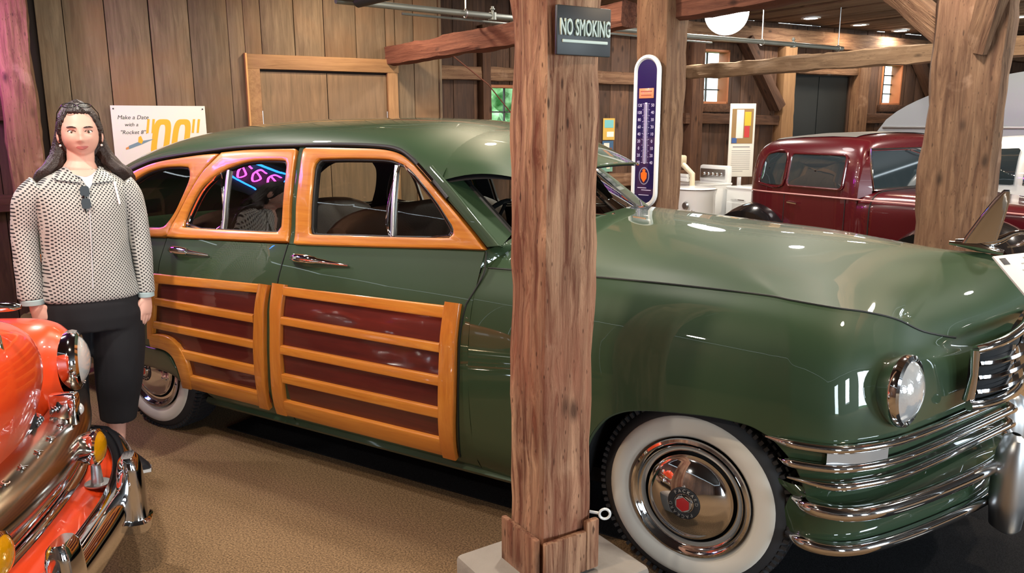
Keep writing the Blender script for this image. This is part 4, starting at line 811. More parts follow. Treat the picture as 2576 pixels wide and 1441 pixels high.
# ================================================================== the woman beside the wagon
WO = empty('person', (-2.80, -1.33, 0), R(59.69), 'woman with long dark hair in a white and black dotted blouse, smiling, arms down', 'person')
skin = mat('skin', '#d8a897', rough=.5, spec=.35, var=.05, vscale=30)
lipm = mat('lips', '#a65a56', rough=.4); hairm = mat('dark_brown_hair', '#2a1c18', rough=.42, bump=.5, bscale=160, spec=.4)
pantm = mat('black_trousers', '#0d0d13', rough=.85); teem = mat('white_tee', '#c9cad0', rough=.8); bluem = mat('pale_blue_hem', '#8fb0dc', rough=.8); pearl = mat('pearl', '#f0ece6', rough=.2, coat=.6)
eyew = mat('eye_white', '#e8e2dc', rough=.25); iris = mat('iris', '#4a3a26', rough=.2); shoem = mat('dark_shoe', '#17161b', rough=.6); solem = mat('white_sole', '#d2d2d0', rough=.6)
def dotted(name):
    m, nt, out, N, L = nodes(name); b = N('ShaderNodeBsdfPrincipled'); L(b.outputs[0], out.inputs[0]); tc = N('ShaderNodeTexCoord'); sx = N('ShaderNodeSeparateXYZ'); L(tc.outputs['Object'], sx.inputs[0])
    def wave(sock, p):
        k = N('ShaderNodeMath', operation='MULTIPLY'); k.inputs[1].default_value = 2*math.pi/p; L(sock, k.inputs[0]); c = N('ShaderNodeMath', operation='COSINE'); L(k.outputs[0], c.inputs[0]); return c.outputs[0]
    yy = N('ShaderNodeMath', operation='MULTIPLY_ADD'); L(sx.outputs['Y'], yy.inputs[0]); yy.inputs[1].default_value = .55; L(sx.outputs['X'], yy.inputs[2])
    pr = N('ShaderNodeMath', operation='MULTIPLY'); L(wave(yy.outputs[0], .0180), pr.inputs[0]); L(wave(sx.outputs['Z'], .0170), pr.inputs[1])
    rp = N('ShaderNodeMapRange'); rp.inputs[1].default_value = .22; rp.inputs[2].default_value = .42; L(pr.outputs[0], rp.inputs[0])
    mx = N('ShaderNodeMix', data_type='RGBA'); mx.inputs[6].default_value = c4(srgb('#b4b3ae')); mx.inputs[7].default_value = c4(srgb('#15151c')); L(rp.outputs[0], mx.inputs[0]); L(mx.outputs[2], b.inputs['Base Color']); b.inputs['Roughness'].default_value = .85
    return m
blouse_m = dotted('dotted_cotton')
def fused(mb, name, m, voxel, parent, smooth_it=3, disp=None):
    """grow overlapping closed pieces into one continuous skin"""
    o = mb.build(name+'_src', m); md = o.modifiers.new('r', 'REMESH'); md.mode = 'VOXEL'; md.voxel_size = voxel; md.use_smooth_shade = True
    sm = o.modifiers.new('s', 'SMOOTH'); sm.iterations = smooth_it; sm.factor = .5
    bpy.context.view_layer.update(); me = bpy.data.meshes.new_from_object(o.evaluated_get(bpy.context.evaluated_depsgraph_get())); bpy.data.objects.remove(o); me.name = name
    if disp:
        for v in me.vertices: v.co = disp(v.co)
    me.materials.clear(); me.materials.append(m)
    for p in me.polygons: p.use_smooth = True
    q = bpy.data.objects.new(name, me); COL.objects.link(q); q.parent = parent; return q
HX, HZ = .0475, 1.632
def g2(x, z, cx, cz, sx, sz): return math.exp(-((x-cx)/sx)**2-((z-cz)/sz)**2)
def head_pt(th, ph):
    """th 0 top..pi, ph: 0 = front"""
    nx, ny, nz = math.sin(th)*math.sin(ph), -math.sin(th)*math.cos(ph), math.cos(th)
    x, y, z = .0795*nx, .097*ny, .1175*nz
    if z < 0: t = (-z/.1175); x *= 1-.13*t**2.4; y *= 1-.10*t*t if y > 0 else 1-.04*t
    if y < 0:
        ax = abs(x); f = 0
        f += .019*g2(x, z, 0, -.035, .0105, .012)+.011*g2(x, z, 0, -.012, .008, .022)+.006*g2(ax, z, .011, -.039, .007, .007)
        f -= .010*g2(ax, z, .034, .001, .017, .012)
        f += .005*g2(ax, z, .033, .022, .024, .009)+.006*g2(ax, z, .044, -.036, .022, .022)
        f += .006*g2(x, z, 0, -.067, .026, .011)-.003*g2(x, z, 0, -.083, .02, .007)+.007*g2(x, z, 0, -.103, .022, .014)
        y -= f*min(1, -ny*1.6)
    return (HX+x, y+.004, HZ+z)
def face_y(x, z):
    best = None
    for ph in np.linspace(-1.2, 1.2, 61):
        for th in (math.acos(max(-1, min(1, (z-HZ)/.1175))),):
            p = head_pt(th, ph); d = abs(p[0]-x)
            if best is None or d < best[0]: best = (d, p[1])
    return best[1]
bd = MB(); bd.grid([[head_pt(math.pi*i/60, 2*math.pi*j/72) for j in range(72)] for i in range(61)], False, True)
for s in (-1, 1):
    bd.sphere((HX+s*.086, .010, HZ-.018), (.010, .020, .032), nu=14, nv=12)
bd.tube([(HX-.004, .012, 1.56), (HX-.008, .016, 1.50), (.036, .013, 1.468), (.034, .012, 1.45), (.03, .022, 1.40)], [.058, .057, .074, .077, .075], 20)
bd.sphere((.03, .015, 1.24), (.17, .10, .2), nu=24, nv=16); bd.sphere((.022, .01, .88), (.17, .12, .14), nu=24, nv=14)
def hand(bd, wrist, d, side, palm_n, curl=.25, thumb_dir=None):
    """palm with four unequal fingers and a thumb leaving the side; d points to the fingertips, side points to the thumb"""
    w = Vector(wrist); d = Vector(d).normalized(); sd = Vector(side); sd = (sd-d*sd.dot(d)).normalized(); nn = Vector(palm_n); nn = d.cross(sd) if nn is None else nn
    nn = (nn-d*nn.dot(d)-sd*nn.dot(sd)).normalized()
    for t, wd in ((.0, .024), (.02, .028), (.045, .034), (.07, .036), (.085, .034)):
        for q in np.linspace(-1, 1, 5): pass
    rows = []
    for t, wd, th in ((-.02, .026, .019), (.0, .026, .018), (.03, .033, .0165), (.06, .037, .0155), (.082, .036, .0125), (.09, .033, .009)):
        rows.append([w+d*t+sd*(wd*math.cos(a))+nn*(th*math.sin(a)) for a in np.linspace(0, 2*math.pi, 19)[:-1]])
    bd.grid(rows, False, True); bd.add([tuple(p) for p in rows[0]], [tuple(range(18))]); bd.add([tuple(p) for p in rows[-1]], [tuple(range(18))[::-1]])
    for k, (off, ln, r) in enumerate(((.0265, .070, .0088), (.009, .078, .0092), (-.009, .072, .0088), (-.0262, .056, .0078))):
        p0 = w+d*.078+sd*off; a = .12*(1-k*.3)*.4; dr = (d+sd*(.10-.065*k)).normalized(); pts = [p0]; ang = 0
        for seg in (.46, .31, .23):
            ang += curl*(.8+.25*k); pts.append(pts[-1]+(dr*math.cos(ang)+nn*math.sin(ang))*ln*seg)
        bd.tube([p0-d*.02]+pts, [r, r, r*.98, r*.92, r*.72], 10); bd.sphere(pts[-1], r*.74, nu=8, nv=6)
    td = (d*.72+sd*.62+nn*.30).normalized() if thumb_dir is None else Vector(thumb_dir).normalized(); p0 = w+d*.022+sd*.020
    pts = [p0, p0+td*.034, p0+td*.034+(td*.8+d*.5).normalized()*.028, p0+td*.034+(td*.8+d*.5).normalized()*.028+(td*.5+d*.8).normalized()*.020]
    bd.tube(pts, [.014, .0118, .0105, .0080], 10); bd.sphere(pts[-1], .0085, nu=8, nv=6)
# her right arm and hand (left in the picture), hand turned forward with the thumb in view
bd.tube([(-.14, 0, 1.38), (-.215, .012, 1.19), (-.222, -.02, .93), (-.214, -.035, .872)], [.045, .040, .030, .025], 14); hand(bd, (-.212, -.037, .868), (.30, -.20, -.95), (.88, -.35, .2), (-.3, .8, -.2), .22)
# her left arm and hand
bd.tube([(.20, 0, 1.37), (.248, .012, 1.19), (.256, -.015, .92), (.254, -.022, .856)], [.045, .038, .029, .024], 14); hand(bd, (.254, -.024, .852), (-.10, -.12, -1.), (-.75, -.62, 0), (-.5, .75, 0), .16)
for x0, x1, y1 in ((-.10, -.115, .05), (.105, .068, .045)):
    bd.tube([(x0, 0, .78), (x0*.6+x1*.4, .0, .48), (x1, y1-.01, .25), (x1, y1, .12), (x1, y1, .06)], [.09, .06, .048, .034, .036], 16)
    bd.sphere((x1+.02, y1-.06, .045), (.035, .11, .035), nu=14, nv=10)
BODY = fused(bd, 'body', skin, .0042, WO, 2)
# eyes, brows, lips, ear studs
for s in (-1, 1):
    x = HX+s*.0335+.001; z = HZ+.0005; y = face_y(x, z)
    e = MB().sphere((x, y+.0062, z), (.0138, .0105, .0098), nu=18, nv=12).build('eye', eyew, BODY); MB().sphere((x, y-.0030, z), (.0056, .0024, .0056), nu=14, nv=10).build('iris', iris, BODY)
    ld = MB(); ld.tube([(x+q*.0155, face_y(x+q*.0155, z+.004)-.0015+.002*abs(q), z+.0082-.0066*q*q) for q in np.linspace(-1, 1, 9)], .0020, 6); ld.build('lash_line', hairm, BODY)
    MB().tube([(x+q*.0175, face_y(x+q*.0175, z+.008)-.001, z+.0128-.006*q*q) for q in np.linspace(-1, 1, 9)], .0022, 6).build('eyelid', skin, BODY)
    MB().tube([(x+q*.019, face_y(x+q*.019, z+.020)-.002, z+.0195+.0035*(1-q*q)+.0012*s*q) for q in np.linspace(-1, 1, 9)], [.0014, .0026, .0034, .0038, .0038, .0038, .0034, .0026, .0014], 6).build('eyebrow', hairm, BODY)
    MB().sphere((HX+s*.083, -.004, HZ-.060), .0055, nu=12, nv=8).build('ear_stud', pearl, BODY)
for nm, dz, h in (('upper_lip', .0026, .0042), ('lower_lip', -.0042, .0050)):
    MB().tube([(HX+.002+q*.0285, face_y(HX+q*.0285, HZ-.067)-.0018+.003*q*q, HZ-.068+dz*(1-q*q)+.0075*q*q) for q in np.linspace(-1, 1, 13)], [max(.0006, h*(1-q*q)**.6) for q in np.linspace(-1, 1, 13)], 8, sq=.8).build(nm, lipm, BODY)
# hair: cap swept back from the forehead, long lengths down the back of both shoulders
hr = MB(); rows = []
for i in range(37):
    th = math.pi*i/36; r = []
    for j in range(64):
        ph = 2*math.pi*j/64; p = head_pt(th, ph); fx = abs(((ph+math.pi) % (2*math.pi))-math.pi)     # 0 front .. pi back
        hl = HZ+.072+.010*math.cos(fx*1.4)-.13*max(0, (fx-.80))/.75 if fx < 1.6 else -9
        on = p[2] > hl; k = .0100 if on else -.014
        if fx > 1.5: k = .012+.016*math.sin(min(1., (fx-1.5)/1.2)*math.pi/2)
        n = Vector((p[0]-HX, p[1], (p[2]-HZ)*.75)).normalized(); wv = .0022*math.sin(22*ph+4*th) if on else 0
        r.append(tuple(Vector(p)+n*(k+wv)))
    rows.append(r)
hr.grid(rows, False, True)
for s, path in ((-1, [(HX-.066, .045, 1.67, .024, .03), (HX-.080, .055, 1.60, .026, .034), (HX-.094, .050, 1.54, .032, .04), (HX-.118, .030, 1.49, .040, .038), (HX-.150, .02, 1.455, .044, .032), (HX-.165, .045, 1.40, .045, .03), (HX-.15, .09, 1.30, .04, .026), (HX-.13, .11, 1.20, .02, .012)]),
                (1, [(HX+.066, .045, 1.67, .022, .03), (HX+.080, .055, 1.60, .024, .034), (HX+.094, .050, 1.54, .032, .04), (HX+.118, .025, 1.49, .040, .036), (HX+.150, .01, 1.455, .044, .032), (HX+.172, .035, 1.41, .042, .028), (HX+.16, .09, 1.30, .036, .024), (HX+.14, .11, 1.20, .02, .012)])):
    P = cr(path, 4); rr_ = [[(p[0]+p[3]*math.cos(a)*(1+.10*math.sin(5*a+3*p[2]*9)), p[1]+p[4]*math.sin(a)*(1+.10*math.cos(6*a)), p[2]) for a in np.linspace(0, 2*math.pi, 25)[:-1]] for p in P]
    hr.grid(rr_, False, True); hr.add(rr_[0], [tuple(range(24))]); hr.add(rr_[-1], [tuple(range(24))[::-1]])
hr.sphere((HX, .09, 1.46), (.11, .05, .20), nu=24, nv=16)
def strands(c):
    a = math.atan2(c.x-HX, -(c.y-.03)); d = Vector((c.x-HX, c.y-.02, 0)); d = d.normalized() if d.length > 1e-4 else Vector((0, 0, 1)); return c+d*(.0022*math.sin(a*46+c.z*16)+.0016*math.sin(a*23-c.z*9))
HAIR = fused(hr, 'hair', hairm, .0045, WO, 2, strands)
# eyeglasses pushed up on her hair
gl_ = MB()
for s in (-1, 1):
    gl_.tube([(HX-.002+s*.031+.027*math.cos(a), -.052+.020*math.sin(a)-.01, HZ+.116+.0105*math.sin(a)) for a in np.linspace(0, 2*math.pi, 25)[:-1]], .0019, 6, closed=True)
    gl_.tube([(HX-.002+s*.058, -.058, HZ+.118), (HX+s*.082, -.02, HZ+.085), (HX+s*.092, .03, HZ+.03)], .002, 6)
gl_.tube([(HX-.006, -.065, HZ+.119), (HX+.002, -.065, HZ+.119)], .002, 6)
eg = gl_.build('eyeglasses', plastic_b, WO)
for s in (-1, 1): MB().add([(HX-.002+s*.031+.026*math.cos(a), -.052+.019*math.sin(a)-.01, HZ+.116+.010*math.sin(a)) for a in np.linspace(0, 2*math.pi, 21)[:-1]], [tuple(range(20))]).build('lens', carglass, eg)
# blouse
bl_ = MB(); TS = [(.80, .022, .06, .04), (.862, .022, .200, .140), (.88, .022, .212, .150), (.95, .022, .200, .150), (1.03, .022, .190, .148), (1.12, .022, .184, .146), (1.22, .024, .186, .148), (1.30, .028, .192, .142), (1.36, .029, .200, .122), (1.40, .030, .182, .104), (1.43, .032, .150, .088), (1.452, .034, .112, .078), (1.466, .036, .085, .072)]
def ell(z, cx, rx, ry, cy=.015, n=40, p=2.3):
    o = []
    for a in np.linspace(0, 2*math.pi, n+1)[:-1]:
        c, s = math.cos(a), math.sin(a); k = (abs(c)**p+abs(s)**p)**(-1/p); o.append((cx+rx*c*k, cy+ry*s*k, z))
    return o
P = cr(TS[1:], 4); rw = [ell(*p) for p in P]; bl_.grid(rw, False, True); bl_.add(rw[0], [tuple(range(40))]); bl_.add(rw[-1], [tuple(range(40))[::-1]])
sl1 = MB(); sl1.tube(cr([(-.125, .012, 1.385), (-.180, .014, 1.33), (-.205, .018, 1.25), (-.217, .018, 1.19), (-.220, .0, 1.08), (-.222, -.018, .97), (-.221, -.024, .885)], 4), [float(q[0]) for q in cr([(.070,), (.070,), (.062,), (.057,), (.054,), (.053,), (.055,)], 4)], 20)
sl2 = MB(); sl2.tube(cr([(.185, .012, 1.385), (.222, .014, 1.33), (.240, .018, 1.25), (.248, .018, 1.19), (.254, .002, 1.08), (.258, -.012, .97), (.257, -.018, .868)], 4), [float(q[0]) for q in cr([(.070,), (.066,), (.056,), (.051,), (.046,), (.041,), (.040,)], 4)], 20)
def creases(c):
    k = .0035*noise.noise((c.x*9, c.y*9+3, c.z*5))+.0022*noise.noise((c.x*24, c.y*20, c.z*11))
    n = Vector((c.x-.02, c.y-.015, 0)); n = n.normalized() if n.length > 1e-4 else Vector((0, 0, 0)); return c+n*k
BLO = fused(bl_, 'blouse', blouse_m, .006, WO, 4, creases)
for q_ in (sl1, sl2): fused(q_, 'sleeve', blouse_m, .006, BLO, 3, creases)
def chest_y(x, z):
    z = max(.87, min(1.462, z)); zs = [t[0] for t in TS[1:]]; cx, rx, ry = [np.interp(z, zs, [t[k] for t in TS[1:]]) for k in (1, 2, 3)]; q = min(.995, abs((x-cx)/rx)); return .015-ry*(1-q**2.3)**(1/2.3)
def patch(name, poly, off, m, parent, rows=8, th=.004):
    """cloth piece lying on the chest: poly is left edge and right edge polylines top to bottom"""
    Lp, Rp = resample(poly[0], rows), resample(poly[1], rows); G = [[(l[0]+(r[0]-l[0])*t, chest_y(l[0]+(r[0]-l[0])*t, l[1]+(r[1]-l[1])*t)-off, l[1]+(r[1]-l[1])*t) for t in np.linspace(0, 1, 7)] for l, r in zip(Lp, Rp)]
    mb = MB(); mb.grid(G); mb.grid([[(p[0], p[1]+th, p[2]) for p in r_] for r_ in G]); return mb.build(name, m, parent)
patch('neck_skin', ([(-.028, 1.464), (.02, 1.44), (.045, 1.434)], [(.100, 1.464), (.075, 1.442), (.055, 1.434)]), .0085, skin, BODY)
patch('white_tee', ([(-.012, 1.452), (.03, 1.432), (.055, 1.385)], [(.112, 1.462), (.09, 1.43), (.062, 1.383)]), .0075, teem, WO)
patch('collar', ([(-.030, 1.482), (-.085, 1.442), (-.075, 1.425)], [(-.012, 1.470), (.008, 1.440), (.030, 1.410)]), .014, blouse_m, BLO); patch('collar', ([(.110, 1.478), (.085, 1.440), (.075, 1.405)], [(.128, 1.470), (.150, 1.436), (.165, 1.412)]), .014, blouse_m, BLO)
MB().tube([(.058-.004*k, chest_y(.058, 1.385-.06*k)-.004, 1.385-.065*k) for k in range(8)], .0022, 6).build('placket', teem, BLO)
MB().tube([(.165+.006*q, chest_y(.165, 1.40-.05*q)-.006, 1.405-.05*q) for q in range(3)], .0055, 8).build('strap', teem, BLO)
hm = [ell(z, .03, rx, ry) for z, rx, ry in ((.872, .185, .135), (.845, .192, .140), (.826, .194, .141))]; MB().grid(hm, False, True).build('undershirt_hem', bluem, WO)
for x, y, z, r in ((-.217, -.032, .876, .050), (.2555, -.021, .860, .037)): MB().lathe([(r*.9, .012), (r, .008), (r*1.0, -.012), (r*.9, -.014)], 20, M=Matrix.Translation((x, y, z))).build('cuff', mat('grey_cuff', '#9fb3b6', rough=.8) if 'grey_cuff' not in MATS else MATS['grey_cuff'], BLO)
# sunglasses hooked in the neckline
sg_ = MB()
for z in (1.372, 1.318):
    y = chest_y(.04, z)-.012; o_ = [(.040+.019*math.copysign(abs(math.cos(a))**.6, math.cos(a)), z+.0235*math.copysign(abs(math.sin(a))**.6, math.sin(a))) for a in np.linspace(0, 2*math.pi, 25)[:-1]]
    sg_.grid([[(p[0], y-.007*k, p[1]) for p in o_] for k in (0, 1)], False, True); sg_.add([(p[0], y-.007, p[1]) for p in o_], [tuple(range(24))]); sg_.add([(p[0], y, p[1]) for p in o_], [tuple(range(24))[::-1]])
sg_.tube([(.034, chest_y(.04, 1.345)-.014, 1.353), (.034, chest_y(.04, 1.345)-.014, 1.337)], .004, 6); sg_.tube([(.034, chest_y(.04, 1.395)-.012, 1.398), (.03, chest_y(.04, 1.32)-.007, 1.30), (.038, chest_y(.04, 1.28)-.006, 1.280)], .0035, 6)
tag(sg_.build('sunglasses', mat('black_acetate', (.005, .005, .006), rough=.35), WO), 'black sunglasses hooked in the neckline')
# trousers and shoes
tr = MB(); P = [ell(z, .022, rx, ry, .012) for z, rx, ry in ((.895, .185, .130), (.84, .205, .145), (.78, .218, .150), (.72, .215, .145))]; tr.grid(P, False, True); tr.add(P[0], [tuple(range(40))]); tr.add(P[-1], [tuple(range(40))[::-1]])
tr.tube(cr([(-.095, .01, .76), (-.110, .0, .62), (-.118, .0, .48), (-.118, .02, .35), (-.115, .03, .245)], 4), [float(q[0]) for q in cr([(.112,), (.105,), (.092,), (.084,), (.078,)], 4)], 24)
tr.tube(cr([(.125, .01, .76), (.118, .0, .62), (.104, .0, .47), (.090, .02, .35), (.080, .03, .238)], 4), [float(q[0]) for q in cr([(.118,), (.116,), (.108,), (.095,), (.083,)], 4)], 24)
fused(tr, 'trousers', pantm, .007, WO, 4, creases)
for x, y, dx in ((-.115, .05, -.01), (.068, .045, .045)):
    sh_ = []
    for t, wd, h in ((0, .026, .045), (.12, .036, .058), (.35, .038, .062), (.6, .043, .050), (.85, .042, .040), (1, .022, .026)):
        c = Vector((x+dx*2.2*t, y+.06-.26*t, .018)); sh_.append([(c.x+wd*math.cos(a), c.y, .016+max(0, h*math.sin(a))) for a in np.linspace(0, math.pi, 13)])
    s_ = MB(); s_.grid(sh_); s_.add(sh_[0], [tuple(range(13))]); s_.add(sh_[-1], [tuple(range(13))[::-1]]); so = s_.build('shoe', shoem, WO)
    MB().grid([[(p[0]*1.0, r_[0][1], z_) for p in (r_[0], r_[-1])] for r_ in sh_ for z_ in ()] or [[(r_[0][0]+.004, r_[0][1], .0) for r_ in sh_]+[(r_[-1][0]-.004, r_[-1][1], .0) for r_ in sh_[::-1]], [(r_[0][0]+.005, r_[0][1], .020) for r_ in sh_]+[(r_[-1][0]-.005, r_[-1][1], .020) for r_ in sh_[::-1]]], False, True).build('sole', solem, so)
# ================================================================== the orange car nosing in at the left (local x forward, y to its left)
OC = empty('vintage_car', (-1.700, -2.157, 0), .695, 'orange-red vintage sedan front with big chrome grille and amber fog lamps, at lower left', 'car')
def O_(mb, name, m, parent=None, **k): return mb.build(name, m, parent or OC, **k)
OTo = [(0, 1), (.45, 1.), (.70, .965), (.86, .86), (.94, .69), (.975, .46), (.993, .22), (1, 0)]
def orow(w, xf, z, zf=None, x0=-1.5, xs=-.8, wk=None):
    zf = z if zf is None else zf; xa = np.linspace(x0, xs, 4)[:3]; pts = [(x, w+(0 if wk is None else (wk-w)*(1-i/3)), z+.06*(xs-x)) for i, x in enumerate(xa)]
    return pts+[(xs+(xf-xs)*ox, w*oy, z+(zf-z)*ox) for ox, oy in OTo]
HO = [orow(.47, -.155, .585, .585), orow(.475, -.105, .70), orow(.465, -.075, .80), orow(.44, -.068, .89, .875), orow(.39, -.075, .965, .945), orow(.30, -.10, 1.025, 1.005), orow(.17, -.135, 1.065, 1.05), orow(.0, -.17, 1.085, 1.075)]
D = [cr(r, 7) for r in HO]; HN = np.array([cr([D[i][j] for i in range(len(D))], 5) for j in range(len(D[0]))])
hb = MB()
for s in (-1, 1): hb.grid([[(p[0], s*p[1], p[2]) for p in c] for c in HN])
O_(hb, 'hood', orange)
for s in (-1, 1):
    # the crease where hood meets fender
    sec = [(-.185, .715, .735, .112, .115), (-.205, .715, .735, .135, .135), (-.24, .71, .73, .175, .165), (-.31, .70, .715, .215, .198), (-.45, .69, .695, .245, .225), (-.7, .685, .67, .262, .255), (-1.0, .68, .67, .27, .30), (-1.5, .68, .66, .27, .32)]
    rows = [[(f, s*(c+ry*math.cos(a)), zc+rz*math.sin(a)*(1. if math.sin(a) > 0 else 1.25)) for a in np.linspace(0, 2*math.pi, 41)[:-1]] for f, c, zc, ry, rz in cr(sec, 4)]
    O_(MB().grid(rows, False, True), 'fender', orange)
    O_(MB().grid([[(-.225+.035*(1-t)**2-.02*h/.3, s*(.40+.26*t), .52+h*(1-.15*(1-t))) for t in np.linspace(0, 1, 9)] for h in (0, .08, .16, .24, .32)]), 'fender_filler', orange)
    O_(MB().tube([(p[0]-.004, s*p[1]*1.004, p[2]) for p in [HN[j][k] for j, k in ((len(HN)-19, 0), (len(HN)-19, 5), (len(HN)-20, 10), (len(HN)-22, 15), (len(HN)-26, 18))]], .004, 6), 'hood_gap', seam_m)
    M_ = frame((-.175, s*.708, .757), (.12*s, -1, 0) if s > 0 else (.12*s, -1, 0), (0, 0, 1)); M_ = Matrix.Translation((-.165, s*.718, .737)) @ Matrix.Rotation(R(12*s), 4, 'Z') @ Matrix.Rotation(R(90), 4, 'Y')
    hl = O_(MB().lathe([(.105, -.05), (.122, -.01), (.124, .004), (.118, .022), (.104, .030), (.098, .022)], 36, M=M_), 'headlamp_rim', chrome)
    O_(MB().lathe([(0, .062), (.03, .059), (.06, .050), (.085, .036), (.099, .020)], 36, M=M_), 'headlamp_lens', lensglass, hl)
    O_(MB().lathe([(0, .01), (.05, .005), (.09, .02)], 24, M=M_), 'reflector', chrome, hl)
# upper lip of the grille with raised letters
def lipx(y): return -.075-.16*abs(y/.9)**2.4
def lip_sec(y):
    k = 1-.38*abs(y/.92)**2; zc = .515+.03*abs(y/.92)**2; x = lipx(y)
    return [(x+k*dx, y, zc+k*dz) for dx, dz in ((-.09, .088), (-.045, .086), (.0, .070), (.038, .042), (.060, .005), (.062, -.028), (.045, -.058), (.012, -.075), (-.03, -.08), (-.08, -.075))]
ys = np.linspace(-.92, .92, 61); G = [lip_sec(y) for y in ys]; lipm_ = MB(); lipm_.grid(G, False, True); lipm_.add(G[0], [tuple(range(10))]); lipm_.add(G[-1], [tuple(range(10))[::-1]])
LIP = O_(lipm_, 'grille_lip', chrome_d, angle=60)
for i, ch in enumerate('PACKARD'):
    y = -.36+.12*i; s_ = lip_sec(y); p = (Vector(s_[1])+Vector(s_[2]))/2+(Vector(s_[2])-Vector(s_[1]))*.35; up = (Vector(s_[1])-Vector(s_[2])).normalized()
    T = frame(p+Vector((.004, 0, .004)), (0, 1, 0), up); text_obj(ch, .036, .003, chrome, 'letter', LIP, T)
O_(MB().tube([(lipx(y)-.10, y, .60) for y in np.linspace(-.42, .42, 21)], .018, 10), 'grille_inner_bar', chrome)
O_(MB().box((-.20, 0, .625), (.06, .70, .05)), 'grille_shadow_gap', void, smooth=False)  # black box stands for the shade in this gap
for s in (-1, 1):
    b_ = MB(); b_.box((-.115, s*.455, .635), (.10, .05, .10), .012).box((-.075, s*.425, .62), (.03, .028, .10), .006); O_(b_, 'parking_lamp_housing', chrome); O_(MB().sphere((-.078, s*.475, .612), (.022, .018, .026)), 'parking_lamp', lensglass)
    for k in range(4):
        y = s*(.34+.022*k); O_(MB().tube([(lipx(y)-.10+.024*math.cos(a), y, .60+.024*math.sin(a)) for a in np.linspace(-.6, 2.2, 8)], .005, 6), 'bar_clip', chrome)
# black box painted as the shade in the mouth, lower lip joining the upper at the ends
O_(MB().box((-.16, 0, .40), (.10, 1.0, .20)), 'grille_mouth_shade', void, smooth=False)
ll = cr([(-.16, -.50, .46), (-.115, -.525, .41), (-.10, -.50, .365), (-.085, -.36, .345), (-.07, 0, .34), (-.085, .36, .345), (-.10, .50, .365), (-.115, .525, .41), (-.16, .50, .46)], 8)
O_(MB().tube(ll, .026, 12, sq=1.3), 'grille_lower_lip', chrome)
O_(MB().tube([(lipx(y)+.0, y, .405) for y in np.linspace(-.52, .52, 31)], .022, 10), 'grille_bar', chrome)
# painted apron, bumper, guards, fog lamps
ap = []
for t in np.linspace(0, 1, 7): ap.append([(-.12-.12*abs(y/.9)**2+.19*t, y, .350-.05*t*t+.02*(1-t)) for y in np.linspace(-.86, .86, 31)])
O_(MB().grid(ap), 'apron', orange); O_(MB().grid([[(-.06-.12*abs(y/.9)**2, y, z) for y in np.linspace(-.86, .86, 31)] for z in (.36, .2)]), 'apron_face', orange)
def bx_(y): return .120-.26*abs(y/.93)**2.6
bp_ = cr([(-.35, -.93, .30), (-.16, -.93, .295)], 4)[:-1]+[(bx_(y), y, .285-.0*y) for y in np.linspace(-.93, .93, 51)]+cr([(-.16, .93, .295), (-.35, .93, .30)], 4)[1:]
rows = []
for i, p in enumerate(bp_):
    q0, q1 = Vector(bp_[max(0, i-1)]), Vector(bp_[min(len(bp_)-1, i+1)]); t = (q1-q0).normalized(); n = t.cross(EZ); n = n.normalized()
    rows.append([tuple(Vector(p)+n*dn+EZ*dz) for dn, dz in ((-.055, .075), (-.03, .088), (.0, .084), (.025, .062), (.036, .02), (.034, -.03), (.02, -.065), (-.005, -.085), (-.03, -.082))])
BU = O_(MB().grid(rows), 'bumper', chrome, angle=70)
for s in (-1, 1):
    M_ = Matrix.Translation((bx_(.33)+.035, s*.305, 0)) @ Matrix.Rotation(R(8*s), 4, 'Z')
    g_ = []
    for z, d, w in ((.19, .035, .048), (.20, .055, .062), (.235, .062, .068), (.245, .052, .060), (.25, .050, .058), (.34, .048, .056), (.43, .040, .052), (.47, .032, .048), (.485, .020, .040)):
        g_.append([(d*math.copysign(abs(math.cos(a))**.55, math.cos(a)), w*math.copysign(abs(math.sin(a))**.55, math.sin(a)), z) for a in np.linspace(0, 2*math.pi, 33)[:-1]])
    gm = MB(); gm.grid(g_, False, True, M_); gm.add(g_[-1], [tuple(range(32))], M_); gm.add(g_[0], [tuple(range(32))[::-1]], M_); O_(gm, 'bumper_guard', chrome, BU)
    M_ = Matrix.Translation((.0, s*.385, .49)) @ Matrix.Rotation(R(90), 4, 'Y')
    fo = O_(MB().lathe([(.008, -.075), (.03, -.072), (.052, -.05), (.066, -.01), (.070, .0), (.069, .012), (.060, .018)], 28, M=M_), 'fog_lamp', chrome)
    O_(MB().lathe([(0, .036), (.025, .034), (.045, .028), (.060, .016)], 28, M=M_), 'amber_lens', amber, fo)
    O_(MB().tube([(-.005, s*.385, .345), (-.005, s*.385, .43)], [.022, .016], 14).lathe([(.045, .345), (.045, .35), (.0, .352)], 20, M=Matrix.Translation((-.005, s*.385, 0))), 'lamp_post', steel, fo)
# hood ornament
OR = O_(MB().tube(cr([(-.55, 0, 1.098), (-.35, 0, 1.115), (-.18, 0, 1.118), (-.06, 0, 1.117), (-.022, 0, 1.116)], 4), [float(q[0]) for q in cr([(.006,), (.014,), (.016,), (.015,), (.006,)], 4)], 12), 'hood_ornament', chrome)
O_(MB().tube([(-.50, 0, 1.085), (-.3, 0, 1.085), (-.14, 0, 1.06), (-.105, 0, 1.02), (-.09, 0, .97)], [.012, .018, .018, .014, .004], 10, sq=1.3), 'ornament_base', chrome, OR)
for s in (-1, 1):
    Mx = Matrix.Translation((-.95, s*.80, .345)) @ Matrix.Rotation(R(90)*(-s), 4, 'X'); O_(MB().lathe([(.2, -.02), (.3, .0), (.335, -.03), (.345, -.1), (.33, -.16), (.2, -.17)], 40, M=Mx), 'wheel', rubber)
O_(MB().box((-.9, 0, .36), (1.2, 1.2, .3)), 'chassis', void, smooth=False)
